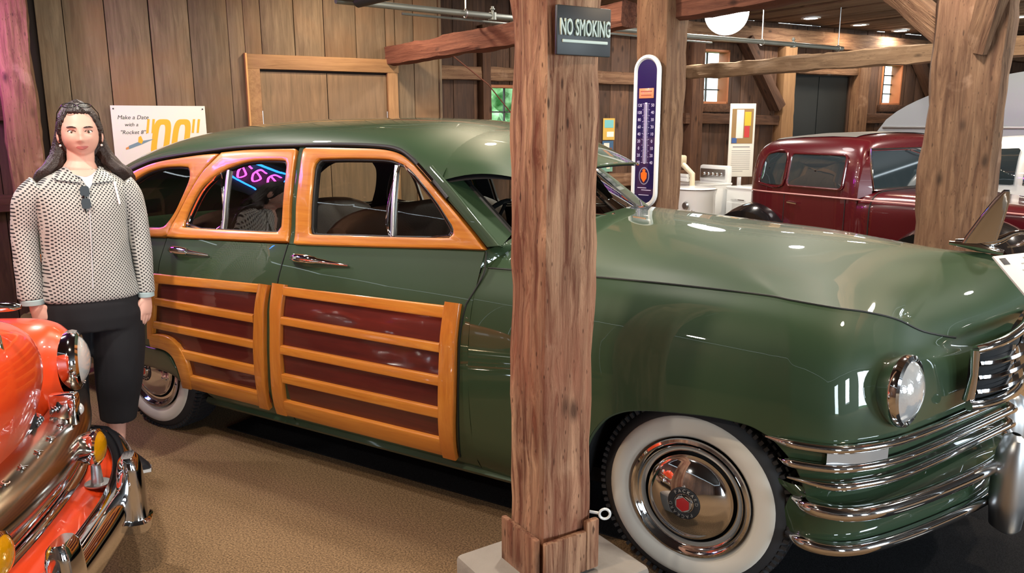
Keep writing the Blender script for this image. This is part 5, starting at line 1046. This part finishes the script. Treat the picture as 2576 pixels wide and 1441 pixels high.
# ================================================================== signs and props
# NO SMOKING board on the post
fs = frame((MP[0], MP[1], 0), (math.sin(MPZ), math.cos(MPZ), 0), (0, 0, 1))   # x along the face, y up, z outward (camera right)
SGN = empty('no_smoking_sign', fs @ Vector((0, 1.85, .118)), 0, 'black sign with raised white letters reading NO SMOKING on the post', 'sign')
def S_(mb, name, m): o = mb.build(name, m, SGN); o.matrix_parent_inverse = Matrix.Translation(-SGN.location); return o
S_(MB().box((.006, 1.914, .120), (.188, .130, .012), .003, fs), 'board', signblack)
t = text_obj('NO SMOKING', .060, .003, signwhite, 'lettering', SGN, fs @ Matrix.Translation((.006, 1.920, .129)), sx=.44, bevel=.0012, spacing=1.06); t.matrix_parent_inverse = Matrix.Translation(-SGN.location)
S_(MB().box((.007, 1.886, .128), (.158, .0085, .006), .002, fs), 'underline', signwhite)
# enamel thermometer
u2 = Vector((math.cos(R(14)), -math.sin(R(14)), 0)); TC = Vector((-1.088, 1.60, 0))-Vector((math.sin(R(14)), math.cos(R(14)), 0))*.147
TH = empty('thermometer', (TC.x, TC.y, 1.12), 0, 'tall white-framed enamel thermometer with dark blue face on the post', 'thermometer')
ft = frame((TC.x, TC.y, 1.605), u2, (0, 0, 1))
def T_(mb, name, m, parent=None): o = mb.build(name, m, parent or TH); o.matrix_parent_inverse = Matrix.Translation(-TH.location) if parent is None else Matrix.Identity(4); return o
def stadium(w, h, n=16): r = w/2; return [(r*math.cos(a), h/2-r+r*math.sin(a)) for a in np.linspace(0, math.pi, n)]+[(r*math.cos(a), -h/2+r+r*math.sin(a)) for a in np.linspace(math.pi, 2*math.pi, n)]
OX = .012
def sh_(poly, dx=0, dy=0): return [(x+dx+OX, y+dy) for x, y in poly]
fr_ = MB(); fr_.grid([[(x, y, z) for x, y in sh_(stadium(w, h))] for w, h, z in ((.200, .965, 0), (.200, .965, .014), (.190, .955, .022), (.160, .925, .022), (.146, .905, .012))], False, True, ft); T_(fr_, 'frame', whitep)
navy = mat('navy_enamel', '#191446', rough=.2, coat=.8); T_(MB().prism(sh_(stadium(.148, .907)), .004, .0125, ft), 'face', navy)
T_(MB().box((OX, .245, .0145), (.112, .062, .004), .0015, ft), 'orange_panel', mat('salmon_enamel', '#d98a62', rough=.3, coat=.6))
[T_(MB().box((OX, .245+dy, .0168), (w_, .006, .0006), 0, ft), 'panel_print', mat('brown_print', '#9a4a34') if 'brown_print' not in MATS else MATS['brown_print']) for dy, w_ in ((.012, .088), (-.012, .08))]
tb_ = MB(); tb_.box((OX, -.005, .0145), (.016, .385, .004), .001, ft); T_(tb_, 'tube_channel', mat('tube_backing', '#cfc7dd', rough=.3)); T_(MB().tube([ft @ Vector((OX, -.19, .0185)), ft @ Vector((OX, .18, .0185))], .003, 8), 'glass_tube', mat('glass_rod', '#8d83b3', rough=.1, coat=1.))
wht = mat('scale_white', '#c9c3e2', rough=.5); tk = MB()
for k in range(41):
    y = -.19+.37*k/40; ln = .018 if k % 4 == 0 else .010
    for s in (-1, 1): tk.box((OX+s*(.010+ln/2), y, .0130), (ln, .0022, .001), 0, ft)
tko = T_(tk, 'scale_ticks', wht); tko['kind'] = 'stuff'
for i, (l, r) in enumerate(zip(('120', '100', '80', '60', '40', '20', '0', '20', '40'), ('50', '40', '30', '20', '10', '0', '10', '20', '40'))):
    for s, tx in ((-1, l), (1, r)):
        o = text_obj(tx, .028, .0004, wht, 'scale_number', TH, ft @ Matrix.Translation((OX+s*.050, .17-.36*i/8, .0135)), sx=.85); o.matrix_parent_inverse = Matrix.Translation(-TH.location)
T_(MB().prism([(OX+.040*math.cos(a), -.275+.056*math.sin(a)) for a in np.linspace(0, 6.2832, 33)[:-1]], .012, .0145, ft), 'emblem_ring', mat('emblem_grey', '#8a86a0', rough=.3)); T_(MB().prism([(OX+.034*math.cos(a), -.275+.049*math.sin(a)) for a in np.linspace(0, 6.2832, 33)[:-1]], .0145, .0155, ft), 'emblem_field', navy)
T_(MB().prism([(OX+x, -.275+y) for x, y in ((-.024, .018), (-.010, .026), (-.012, .038), (0, .046), (.012, .038), (.010, .026), (.024, .018), (.022, -.014), (0, -.042), (-.022, -.014))], .0155, .0175, ft), 'emblem_shield', mat('emblem_orange', '#e06a1e', rough=.3))
for dx, dy, w_ in ((-.015, -.352, .07), (.018, -.366, .075), (0, -.398, .08)):
    T_(MB().box((OX+dx, dy, .0132), (w_, .004, .001), 0, ft), 'small_print', wht)
# the "88" poster behind the wagon, with a painted car and rocket
PO = empty('poster', Bp(-1.76, BP-.03, .9), 0, 'large white poster with yellow 88 numerals and a painted green car', 'poster')
fp = frame(Bp(-1.757, BP-.035, 1.25), E2, (0, 0, 1))
def P_(mb, name, m): o = mb.build(name, m, PO); o.matrix_parent_inverse = Matrix.Translation(-PO.location); return o
def PT(tx, size, x, y, m, name='script', shear=.25, sx=1., z=.0085):
    o = text_obj(tx, size, .0004, m, name, PO, fp @ Matrix.Translation((x, y, z)), shear=shear, sx=sx); o.matrix_parent_inverse = Matrix.Translation(-PO.location); return o
P_(MB().box((0, .0, 0), (.70, 1.12, .015), .002, fp), 'card', paper)
PT('Make a Date', .044, -.196, .468, ink); PT('with a', .040, -.212, .412, ink); PT('"Rocket 8"?', .042, -.200, .352, ink)
def eight(cx, cy, w, h, th):
    mb = MB()
    for y0, hh in ((cy+h*.25, h*.5), (cy-h*.25, h*.5)):
        o_ = [(cx+(w/2)*math.copysign(abs(math.cos(a))**.55, math.cos(a)), y0+(hh/2)*math.copysign(abs(math.sin(a))**.55, math.sin(a))) for a in np.linspace(0, 6.2832, 41)[:-1]]; i_ = [(cx+(p[0]-cx)*(w/2-th)/(w/2), y0+(p[1]-y0)*(hh/2-th)/(hh/2)) for p in o_]
        mb.grid([[(p[0]+.2*(p[1]-cy), p[1], .0085) for p in L_] for L_ in (o_, i_)], False, True, fp)
    return mb
P_(eight(-.035, .145, .135, .62, .043), 'numeral', yellow); P_(eight(.115, .145, .135, .62, .043), 'numeral', yellow)
for x in (-.110, -.072, .232, .270): P_(MB().prism([(x, .345), (x+.017, .345), (x+.036, .455), (x+.018, .455)], .008, .009, fp), 'quote_mark', yellow)
gry = mat('rocket_grey', '#6d8794', rough=.5); P_(MB().prism([(-.245, .222), (-.15, .258), (-.055, .300), (-.13, .288), (-.18, .275), (-.245, .248)], .008, .009, fp), 'rocket', gry); P_(MB().prism([(-.268, .218), (-.245, .224), (-.245, .244), (-.268, .232)], .008, .0092, fp), 'rocket_flame', mat('flame_orange', '#cf8a4a'))
P_(MB().prism([(-.175, .275), (-.150, .262), (-.138, .285), (-.150, .325), (-.168, .315)], .009, .0098, fp), 'rocket_rider', yellow)
# painted car low on the card
teal = mat('painted_teal', '#3c5a55', rough=.5); tw = mat('painted_light', '#9fb0ad', rough=.5)
P_(MB().prism([(-.33, -.24), (-.30, -.13), (-.12, -.09), (.02, -.06), (.10, -.02), (.28, -.02), (.30, -.10), (.32, -.22), (.28, -.27), (-.30, -.28)], .008, .0088, fp), 'painted_car', teal)
P_(MB().prism([(-.30, -.165), (.20, -.15), (.20, -.158), (-.30, -.174)], .0088, .0092, fp), 'painted_trim', tw)
P_(MB().prism([(.04, -.07), (.105, -.03), (.20, -.03), (.20, -.08)], .0088, .0092, fp), 'painted_window', tw)
for x in (-.20, .16): P_(MB().prism([(x+.052*math.cos(a), -.265+.06*math.sin(a)) for a in np.linspace(0, 6.28, 25)[:-1]], .0088, .0094, fp), 'painted_tyre', ink); P_(MB().prism([(x+.042*math.cos(a), -.265+.05*math.sin(a)) for a in np.linspace(0, 6.28, 25)[:-1]], .0094, .0098, fp), 'painted_whitewall', paper); P_(MB().prism([(x+.02*math.cos(a), -.265+.025*math.sin(a)) for a in np.linspace(0, 6.28, 25)[:-1]], .0098, .0102, fp), 'painted_hub', tw)
P_(MB().prism([(-.33, -.31), (.33, -.36), (.33, -.40), (-.33, -.36)], .008, .0088, fp), 'yellow_band', yellow)
for x in (-.33, .33): P_(MB().tube([fp @ Vector((x, .535, .006)), fp @ Vector((x, .535, .012))], .006, 8), 'screw', ink)
# neon sign on the left, out of frame: it shows in the rear door glass and paint
NS = empty('neon_sign', (-4.22, -2.05, 2.0), 0, 'pink and blue neon pennant sign glowing at the far left', 'sign')
nx = Vector((-.8, .6, 0)); fn_ = frame((-4.25, -2.05, 2.38), nx, (0, 0, 1))
def NS_(mb, name, m): o = mb.build(name, m, NS); o.matrix_parent_inverse = Matrix.Translation(-NS.location); return o
NS_(MB().tube([fn_ @ Vector(p) for p in ((-.30, .19, 0), (.30, .19, 0))], .011, 8), 'blue_tube', neon_blue); NS_(MB().tube([fn_ @ Vector(p) for p in ((-.30, .19, 0), (-.27, -.17, 0), (.34, .05, 0), (.30, .19, 0))], .011, 8), 'blue_outline', neon_blue)
for k in range(4):
    x = -.20+.125*k; NS_(MB().tube([fn_ @ Vector(p) for p in cr([(x-.04, .12, .01), (x+.02, .14, .01), (x+.045, .07, .01), (x, -.03, .01), (x-.035, .03, .01), (x+.03, .10, .01)], 5)], .0085, 8), 'pink_script', neon_pink)
NS_(MB().box((0, .03, -.04), (.74, .46, .02), .004, fn_), 'backing', signblack); NS_(MB().tube([fn_ @ Vector((0, .25, -.05)), fn_ @ Vector((0, .60, -.05))], .012, 8), 'hanger', steel)
RN = empty('added_violet_ring', (-5.08, -.98, 2.0), 0, 'added violet glow ring, out of view, that lights the left-hand post purple', 'sign')  # added unseen ring, there only to cast purple light on the left post
o = MB().tube([(.22*math.cos(a), .22*math.sin(a), 0) for a in np.linspace(0, 6.2832, 41)[:-1]], .012, 8, closed=True, M=frame((0, 0, .2), (.9, .43, 0), (0, 0, 1))).build('violet_tube', emis('added_violet_glow', (.75, .03, .9), 95.), RN)
MB().tube([(0, 0, .42), (0, 0, .95)], .008, 8).build('hanger', steel, RN)
# information card on a slim stand by the wagon's nose
IC = empty('info_sign', (1.22, -.42, 0), 0, 'white printed information card tilted on a stand before the hood', 'sign')
def I_(mb, name, m): o = mb.build(name, m, IC); o.matrix_parent_inverse = Matrix.Translation((-1.22, .42, 0)); return o
iu = Vector((.555, .832, 0)).normalized(); iv = Vector((-.476, .598, .645)); fi = frame(Vector((.856, -.535, 1.25))+iu*.15-iv.normalized()*.11, iu, iv)
I_(MB().box((0, 0, 0), (.30, .22, .006), .001, fi), 'card', mat('card_white', '#c9c6c2', rough=.6))
I_(MB().box((-.118, .085, .0035), (.030, .026, .001), .0005, fi), 'logo_block', ink)
for k, (y, w_) in enumerate(((.09, .10), (.07, .16), (.045, .2), (.02, .2), (-.005, .2), (-.03, .2), (-.055, .2), (-.08, .14))): I_(MB().box((.03, y, .0034), (w_, .004 if k else .007, .0006), 0, fi), 'text_line', mat('print_grey', '#8a8886') if 'print_grey' not in MATS else MATS['print_grey'])
I_(MB().tube([fi @ Vector((.10, -.05, -.006)), (1.17, -.42, 1.05), (1.22, -.42, .02)], .009, 10).lathe([(0, .0), (.14, .0), (.14, .01), (.02, .022), (.01, .05)], 28, M=Matrix.Translation((1.22, -.42, 0))), 'stand', steel)
# small bright posters on the far wall
for a, z0, z1, w_, base, blocks in ((3.18, 1.47, 1.72, .17, '#c9a24a', (('#6fb0ae', .0, .06, .13, .09), ('#e8e2d0', .02, -.06, .1, .06))), (3.17, 1.30, 1.46, .16, '#3a5a78', (('#d8d4c4', -.02, .02, .08, .07), ('#7a4a3a', .03, -.03, .06, .06))), (3.16, 1.10, 1.29, .17, '#6f9a86', (('#e0b23a', 0, .07, .16, .03), ('#d8d0b8', .02, -.02, .05, .08)))):
    e = empty('wall_poster', Bp(a, BW-.02, z0), 0, {1.72: 'topmost small yellow and teal poster on far plank wall', 1.46: 'middle dark blue poster of three on far plank wall', 1.29: 'lowest green poster of three on far plank wall'}[z1], 'poster', 'small posters on the far wall')
    f_ = frame(Bp(a, BW-.012, (z0+z1)/2), E2, (0, 0, 1)); o = MB().box((0, 0, 0), (w_, z1-z0, .006), 0, f_).build('sheet', mat('print_%d' % int(z1*100), base, rough=.5), e); o.matrix_parent_inverse = Matrix.Translation(-e.location)
    for k, (c_, x, y, bw, bh) in enumerate(blocks): o = MB().box((x, y, .004), (bw, bh, .002), 0, f_).build('printed_block', mat('print_%d_%d' % (int(z1*100), k), c_, rough=.5), e); o.matrix_parent_inverse = Matrix.Translation(-e.location)
# ================================================================== burgundy sedan (local x forward = toward the right post, y away)
BC = empty('vintage_car', Bp(3.72, 1.80, 0), -AZ, 'glossy burgundy 1930s sedan with black fenders and grey roof insert', 'car')
def C_(mb, name, m, parent=None, **k): return mb.build(name, m, parent or BC, **k)
def bsec(x, w, top, bot=.42, wt=None, shoulder=1.06):
    """half section from sill to crown"""
    pts = [(w*.93, bot), (w*.985, .60), (w, .85), (w, shoulder)]
    if top > shoulder+.08: pts += [(w*.975, shoulder+.4*(top-shoulder)), (w*.90, shoulder+.76*(top-shoulder)), (w*.74, shoulder+.93*(top-shoulder)), (w*.42, shoulder+.985*(top-shoulder)), (0, top)]
    else: pts += [(w*.96, shoulder+.3*(top-shoulder)), (w*.85, shoulder+.6*(top-shoulder)), (w*.65, shoulder+.85*(top-shoulder)), (w*.35, shoulder+.97*(top-shoulder)), (0, top)]
    c = cr(pts, 4); return [(x, -p[0], p[1]) for p in c]+[(x, p[0], p[1]) for p in c[::-1][1:]]
st = [(-1.19, .42, 1.20), (-1.175, .52, 1.32), (-1.14, .61, 1.43), (-1.05, .68, 1.512), (-.90, .715, 1.548), (-.65, .72, 1.570), (-.35, .72, 1.582), (-.15, .72, 1.580), (-.02, .715, 1.560), (.03, .71, 1.52), (.055, .70, 1.46)]
C_(MB().grid([bsec(*s) for s in cr(st, 4)]), 'cabin', burg)
C_(MB().grid([[(p[0], p[1], p[2]+.006) for p in bsec(x, .72, z)[24:-24]] for x, z in ((-.95, 1.541), (-.65, 1.570), (-.35, 1.582), (-.12, 1.578))]), 'roof_insert', mat('grey_roof_cloth', '#5d5a55', rough=.8))
# windscreen, header and cowl
wg = [[(.06+.055*(1-t), y, 1.135+.315*t) for y in np.linspace(-.60, .60, 13)] for t in np.linspace(0, 1, 5)]
darkglass = mat('dark_glass', (.02, .03, .035), rough=.03, coat=1., spec=.9)
C_(MB().grid(wg), 'windscreen', darkglass); wl_ = [wg[0][0], wg[0][6], wg[0][-1], wg[2][-1], wg[-1][-1], wg[-1][6], wg[-1][0], wg[2][0]]
C_(MB().tube([(p[0]+.006, p[1], p[2]) for p in wl_], .012, 8, closed=True), 'windscreen_frame', chrome)
for s in (-1, 1):
    pl = []
    for t in np.linspace(0, 1, 8):
        z = 1.06+.40*t; sc = bsec(.055, .70, 1.46)[:33]; pl.append([(.052, -s*float(np.interp(z, [q[2] for q in sc], [q[1] for q in sc])), z), (.06+.055*(1-min(1, max(0, (z-1.135)/.315)))+.002, s*.605, max(z, 1.10))])
    C_(MB().grid(pl), 'windscreen_pillar', burg)
C_(MB().tube([(.085, -.10, 1.44), (.10, .02, 1.41), (.10, .14, 1.385)], .006, 6), 'wiper', chrome)
hs = [(.055, .70, 1.135), (.16, .68, 1.13), (.4, .58, 1.125), (.8, .46, 1.10), (1.2, .36, 1.07), (1.30, .33, 1.05)]
C_(MB().grid([bsec(x, w, t, .45, shoulder=.98) for x, w, t in cr(hs, 4)]), 'hood', burg)
C_(MB().tube([bsec(.16, .684, 1.134, .45, shoulder=.98)[k] for k in range(4, 60)], .004, 6), 'hood_gap', seam_m)
C_(MB().box((1.31, 0, .80), (.06, .56, .56), .03), 'radiator_shell', chrome); C_(MB().box((1.335, 0, .78), (.03, .46, .48), .01), 'radiator_core', void)
def side_panel(name, loop, m, off, parent=None):
    lo = [np.array(p) for p in loop]; c = sum(lo)/len(lo)
    def wp(x, z):
        s = bsec(x, np.interp(x, [q[0] for q in st], [q[1] for q in st]), np.interp(x, [q[0] for q in st], [q[2] for q in st]))[:33]; zs = [q[2] for q in s]; return (x, float(np.interp(z, zs, [q[1] for q in s]))-off, z)
    mb = MB(); mb.grid([[wp(*(c+(p-c)*k)) for p in lo] for k in (1, .8, .6, .4, .2, .03)], False, True); o = C_(mb, name, m, parent); return o, [wp(*p) for p in lo]
def rounded(x0, x1, z0, z1, r): return [(cx+r*math.cos(a), cz+r*math.sin(a)) for cx, cz, a0 in ((x1-r, z1-r, 0), (x0+r, z1-r, 90), (x0+r, z0+r, 180), (x1-r, z0+r, 270)) for a in np.radians(np.linspace(a0, a0+90, 6))]
dw, dl = side_panel('door_window', rounded(-.637, -.077, 1.125, 1.405, .035), darkglass, .012); C_(MB().tube(dl, .010, 8, closed=True), 'window_trim', burg, dw)
qw, ql = side_panel('quarter_window', [(-.964, 1.16), (-.93, 1.128), (-.689, 1.128), (-.689, 1.404), (-.86, 1.404), (-.92, 1.37), (-.955, 1.28)], darkglass, .012); C_(MB().tube([Vector(p) for p in cr(ql, 4, True)], .010, 8, closed=True), 'window_trim', burg, qw)
mp_ = [(x, -(np.interp(x, [q[0] for q in st], [q[1] for q in st]) if x < .05 else np.interp(x, [q[0] for q in hs], [q[1] for q in hs]))-.004, 1.058-.03*max(0, x)) for x in np.linspace(-1.15, 1.2, 40)]
C_(MB().tube(mp_, .007, 6), 'belt_moulding', mat('pin_stripe', '#c08a86', rough=.4))
for x in (-.66, -.04): C_(MB().tube([(x, -.722, z) for z in (.5, .85, 1.05)], .003, 6), 'door_gap', seam_m)
C_(MB().tube([(-.62, -.728, .985), (-.60, -.75, .985), (-.50, -.75, .980)], .008, 8), 'door_handle', chrome)
for s in (-1, 1):
    for nm, xc, r, z0, x0, x1 in (('rear_fender', -.99, .42, .54, -1.42, -.58), ('front_fender', .95, .47, .53, .30, 1.42)):
        rows = []
        for a in np.linspace(8, 172, 25):
            q = R(a); rows.append([(xc-(x1-x0)/2*1.02*math.cos(q)*(1+.0*k), s*(.52+.34*k), z0+r*math.sin(q)*(1-.20*k**3)-(.0)) for k in np.linspace(0, 1, 7)]+[(xc-(x1-x0)/2*.98*math.cos(q), s*.862, z0+r*.80*math.sin(q)-.06)])
        C_(MB().grid(rows), nm, blackp)
    for xc in (-.99, .95):
        Mx = Matrix.Translation((xc, s*.80, .34)) @ Matrix.Rotation(R(-90)*s, 4, 'X'); w_ = C_(MB().lathe([(.22, -.02), (.28, .0), (.325, -.02), (.34, -.06), (.325, -.11), (.22, -.12)], 36, M=Mx), 'wheel', rubber); C_(MB().lathe([(.22, -.02), (.15, -.01), (.06, .02), (0, .03)], 24, M=Mx), 'hubcap', chrome, w_)
C_(MB().box((.1, 0, .38), (2.4, 1.1, .12)), 'running_gear', void, smooth=False)
C_(MB().tube([(.16+.19*0, .0, 1.10)]*1+[(-.02, -.05+.17*math.cos(a), 1.14+.17*math.sin(a)*.6) for a in np.linspace(0, 6.28, 20)], .008, 6), 'steering_wheel', plastic_b)
# ================================================================== white appliances and the tall display board
WA = empty('wringer_washer', Bp(3.47, 4.08, 0), -AZ, 'white enamel wringer washing machine with dial beside the post', 'washer')
MB().lathe([(0, .16), (.16, .17), (.205, .25), (.225, .5), (.225, .90), (.235, .94), (.24, .97), (.225, .985), (.05, 1.0), (0, 1.0)], 40).build('tub', whitep, WA)
MB().lathe([(.236, .955), (.246, .962), (.236, .972)], 40).build('tub_rim', chrome, WA)
MB().tube([(-.02, -.02, .99), (-.02, -.02, 1.12), (-.12, -.04, 1.2), (-.2, -.05, 1.25)], .03, 10).box((-.20, -.05, 1.27), (.14, .10, .10), .02).box((-.26, -.05, 1.19), (.05, .08, .16), .015).build('wringer_head', creamp, WA)
for z in (1.10, 1.06): MB().tube([(-.30, -.05, z), (-.05, -.05, z)], .022, 12).build('wringer_roller', whitep, WA)
MB().lathe([(0, .02), (.035, .018), (.045, 0)], 20, M=Matrix.Translation((.10, -.213, .80)) @ Matrix.Rotation(R(90), 4, 'X')).build('dial', steel, WA)
MB().tube([(.19, -.19, .62), (.19, -.20, .70), (.21, -.205, .76)], .02, 8).sphere((.2, -.205, .66), .035, nu=12, nv=8).build('drain_valve', chrome, WA)
for q in (45, 135, 225, 315): MB().tube([(.17*math.cos(R(q)), .17*math.sin(R(q)), .2), (.2*math.cos(R(q)), .2*math.sin(R(q)), .0)], .02, 8).build('leg', whitep, WA)
def appliance(name, loc, w, d, h, label, cat, back=.2):
    e = empty(name, loc, -AZ+R(90)-R(90), label, cat); MB().box((0, 0, h/2+.03), (w, d, h-.06), .02).build('cabinet', whitep, e); MB().box((0, 0, h-.005), (w+.01, d+.01, .03), .012).build('worktop', whitep, e)
    bk = MB().box((0, d/2-.04, h+back/2), (w, .08, back), .025).build('control_panel', whitep, e); MB().box((0, d/2-.086, h+back*.52), (w*.86, .012, back*.55), .004).build('panel_insert', steel, bk)
    for k in range(5): MB().lathe([(0, .02), (.016, .018), (.02, 0)], 14, M=Matrix.Translation((-w*.3+w*.15*k, d/2-.09, h+back*.5)) @ Matrix.Rotation(R(90), 4, 'X')).build('knob', chrome, bk)
    MB().box((0, -d/2-.006, h*.55), (w*.9, .014, h*.55), .01).build('door', whitep, e); MB().tube([(-.1, -d/2-.03, h*.86), (.1, -d/2-.03, h*.86)], .01, 8).build('handle', chrome, e); return e
appliance('electric_range', Bp(3.98, 4.50, 0), .46, .5, .98, 'white kitchen range with chrome control panel behind the wringer washer', 'stove'); appliance('clothes_dryer', Bp(4.35, 4.02, 0), .42, .5, .95, 'white clothes dryer half hidden behind the burgundy sedan', 'dryer', .08)
DB = empty('display_board', Bp(4.55, 4.47, 0), 0, 'tall white display board with a coloured refrigerator advertisement', 'sign')
fd_ = frame(Bp(4.55, 4.47, 1.46), (Bp(4.682, 4.403, 0)-Bp(4.426, 4.555, 0)), (0, 0, 1))
def D_(mb, name, m): o = mb.build(name, m, DB); o.matrix_parent_inverse = Matrix.Translation(-DB.location); return o
D_(MB().box((0, 0, 0), (.30, .85, .02), .003, fd_), 'board', paper); D_(MB().box((0, -.93, -.02), (.05, 1.0, .03), .003, fd_), 'easel_leg', steel)
D_(MB().box((.0, .165, .012), (.25, .40, .004), 0, fd_), 'picture', mat('advert_ochre', '#8a6a3a', rough=.5)); D_(MB().box((-.03, .19, .015), (.085, .33, .004), .002, fd_), 'painted_refrigerator', mat('advert_cream', '#d9d6c8', rough=.5)); D_(MB().box((.06, .25, .015), (.075, .16, .003), 0, fd_), 'painted_yellow', yellow); D_(MB().box((.055, .10, .015), (.06, .13, .003), 0, fd_), 'painted_red', mat('advert_red', '#b3261e', rough=.5)); D_(MB().box((-.09, .0, .015), (.06, .06, .003), 0, fd_), 'painted_blue', mat('advert_blue', '#2f4f86', rough=.5))
D_(MB().box((0, -.075, .0108), (.20, .014, .001), 0, fd_), 'heading_line', MATS['print_grey'])
for k in range(11): D_(MB().box((0 if k < 10 else -.04, -.12-.024*k, .0108), (.22 if k < 10 else .14, .007, .001), 0, fd_), 'text_line', MATS['print_grey'])
# ================================================================== white car and arched camper at the far right
WC = empty('white_car', Bp(5.62, 1.15, 0), -AZ+R(8), 'white rounded car partly hidden behind the broad post at right', 'car')
def bsw(x, w, top, sh=1.08): return bsec(x, w, top, .35, shoulder=sh)
stw = [(-1.6, .45, 1.05), (-1.55, .62, 1.2), (-1.3, .76, 1.42), (-.9, .80, 1.52), (-.4, .80, 1.55), (0., .79, 1.54), (.2, .78, 1.47), (.36, .77, 1.30), (.52, .76, 1.12), (.8, .72, 1.08), (1.3, .66, 1.02), (1.5, .60, .95), (1.58, .50, .8)]
MB().grid([bsw(*s) for s in cr(stw, 4)]).build('body', whitep, WC)
def wc_panel(name, loop, off=.016):
    lo = [np.array(p, float) for p in loop]; c = sum(lo)/len(lo)
    def wp(x, z):
        s = bsw(x, np.interp(x, [q[0] for q in stw], [q[1] for q in stw]), np.interp(x, [q[0] for q in stw], [q[2] for q in stw]))[:33]; return (x, float(np.interp(z, [q[2] for q in s], [q[1] for q in s]))-off, z)
    lo = [np.array(q) for q in resample([tuple(q) for q in lo]+[tuple(lo[0])], 49)[:-1]]; return MB().grid([[wp(*(c+(p-c)*k)) for p in lo] for k in (1, .85, .7, .5, .3, .03)], False, True).build(name, darkglass, WC)
wc_panel('side_window', [(-.35, 1.12), (.25, 1.12), (.20, 1.20), (.05, 1.38), (-.05, 1.42), (-.35, 1.44)]); wc_panel('rear_side_window', [(-.95, 1.12), (-.42, 1.12), (-.42, 1.44), (-.80, 1.42), (-.95, 1.3)])
MB().grid([[(.22+.27*(1-t)+.035, y*(1-.12*t), 1.135+.34*t+.03) for y in np.linspace(-.62, .62, 9)] for t in np.linspace(0, 1, 5)]).build('windscreen', darkglass, WC)
for s in (-1, 1):
    MB().grid([[(xc-.42*math.cos(R(a)), s*(.55+.27*k), .45+.44*math.sin(R(a))*(1-.15*k**3)) for k in np.linspace(0, 1, 6)] for xc in (1.0,) for a in np.linspace(5, 175, 20)]).build('front_fender', blackp, WC)
    for xc in (1.0, -1.1): MB().lathe([(.2, -.02), (.27, .0), (.31, -.02), (.325, -.08), (.2, -.12)], 30, M=Matrix.Translation((xc, s*.76, .325)) @ Matrix.Rotation(R(-90)*s, 4, 'X')).build('wheel', rubber, WC)
CP = empty('camper_trailer', Bp(7.85, 2.9, 0), -AZ+R(10), 'arched cream and silver camper trailer at the far right', 'trailer')
arc = [(-1.75+.02*k, 0) for k in range(1)]
def tear(x): return 1.42+.86*math.sqrt(max(0, 1-((x-1.1)/2.6)**2))
xs_ = np.linspace(-1.48, 3.2, 40)
MB().grid([[(x, y, 1.10) for x in xs_] if z is None else [(x, y, z+(tear(x)-z)*1.) for x in xs_] for y, z in ((-.95, None), (-.95, 1.0), (-.8, 1.0), (0, 1.0), (.8, 1.0), (.95, 1.0), (.95, None))]).build('shell', silverp, CP)
MB().box((.86, 0, .78), (4.66, 1.88, .66), .05).build('lower_body', creamp, CP); MB().box((.86, -.96, 1.60), (4.5, .02, .03), .004).build('trim_strip', steel, CP)
MB().box((1.6, -.97, 1.86), (2.6, .02, .035), .004).build('red_stripe', mat('red_stripe', '#7a2018', rough=.4), CP)
for x in (.0, 1.7): MB().lathe([(.18, 0), (.29, .01), (.31, -.05), (.2, -.12)], 24, M=Matrix.Translation((x, -.9, .31)) @ Matrix.Rotation(R(90), 4, 'X')).build('wheel', rubber, CP)
for x in (-1.0, 2.6): MB().tube([(x, 0, 0), (x, 0, .5)], .04, 8).build('stand', steel, CP)
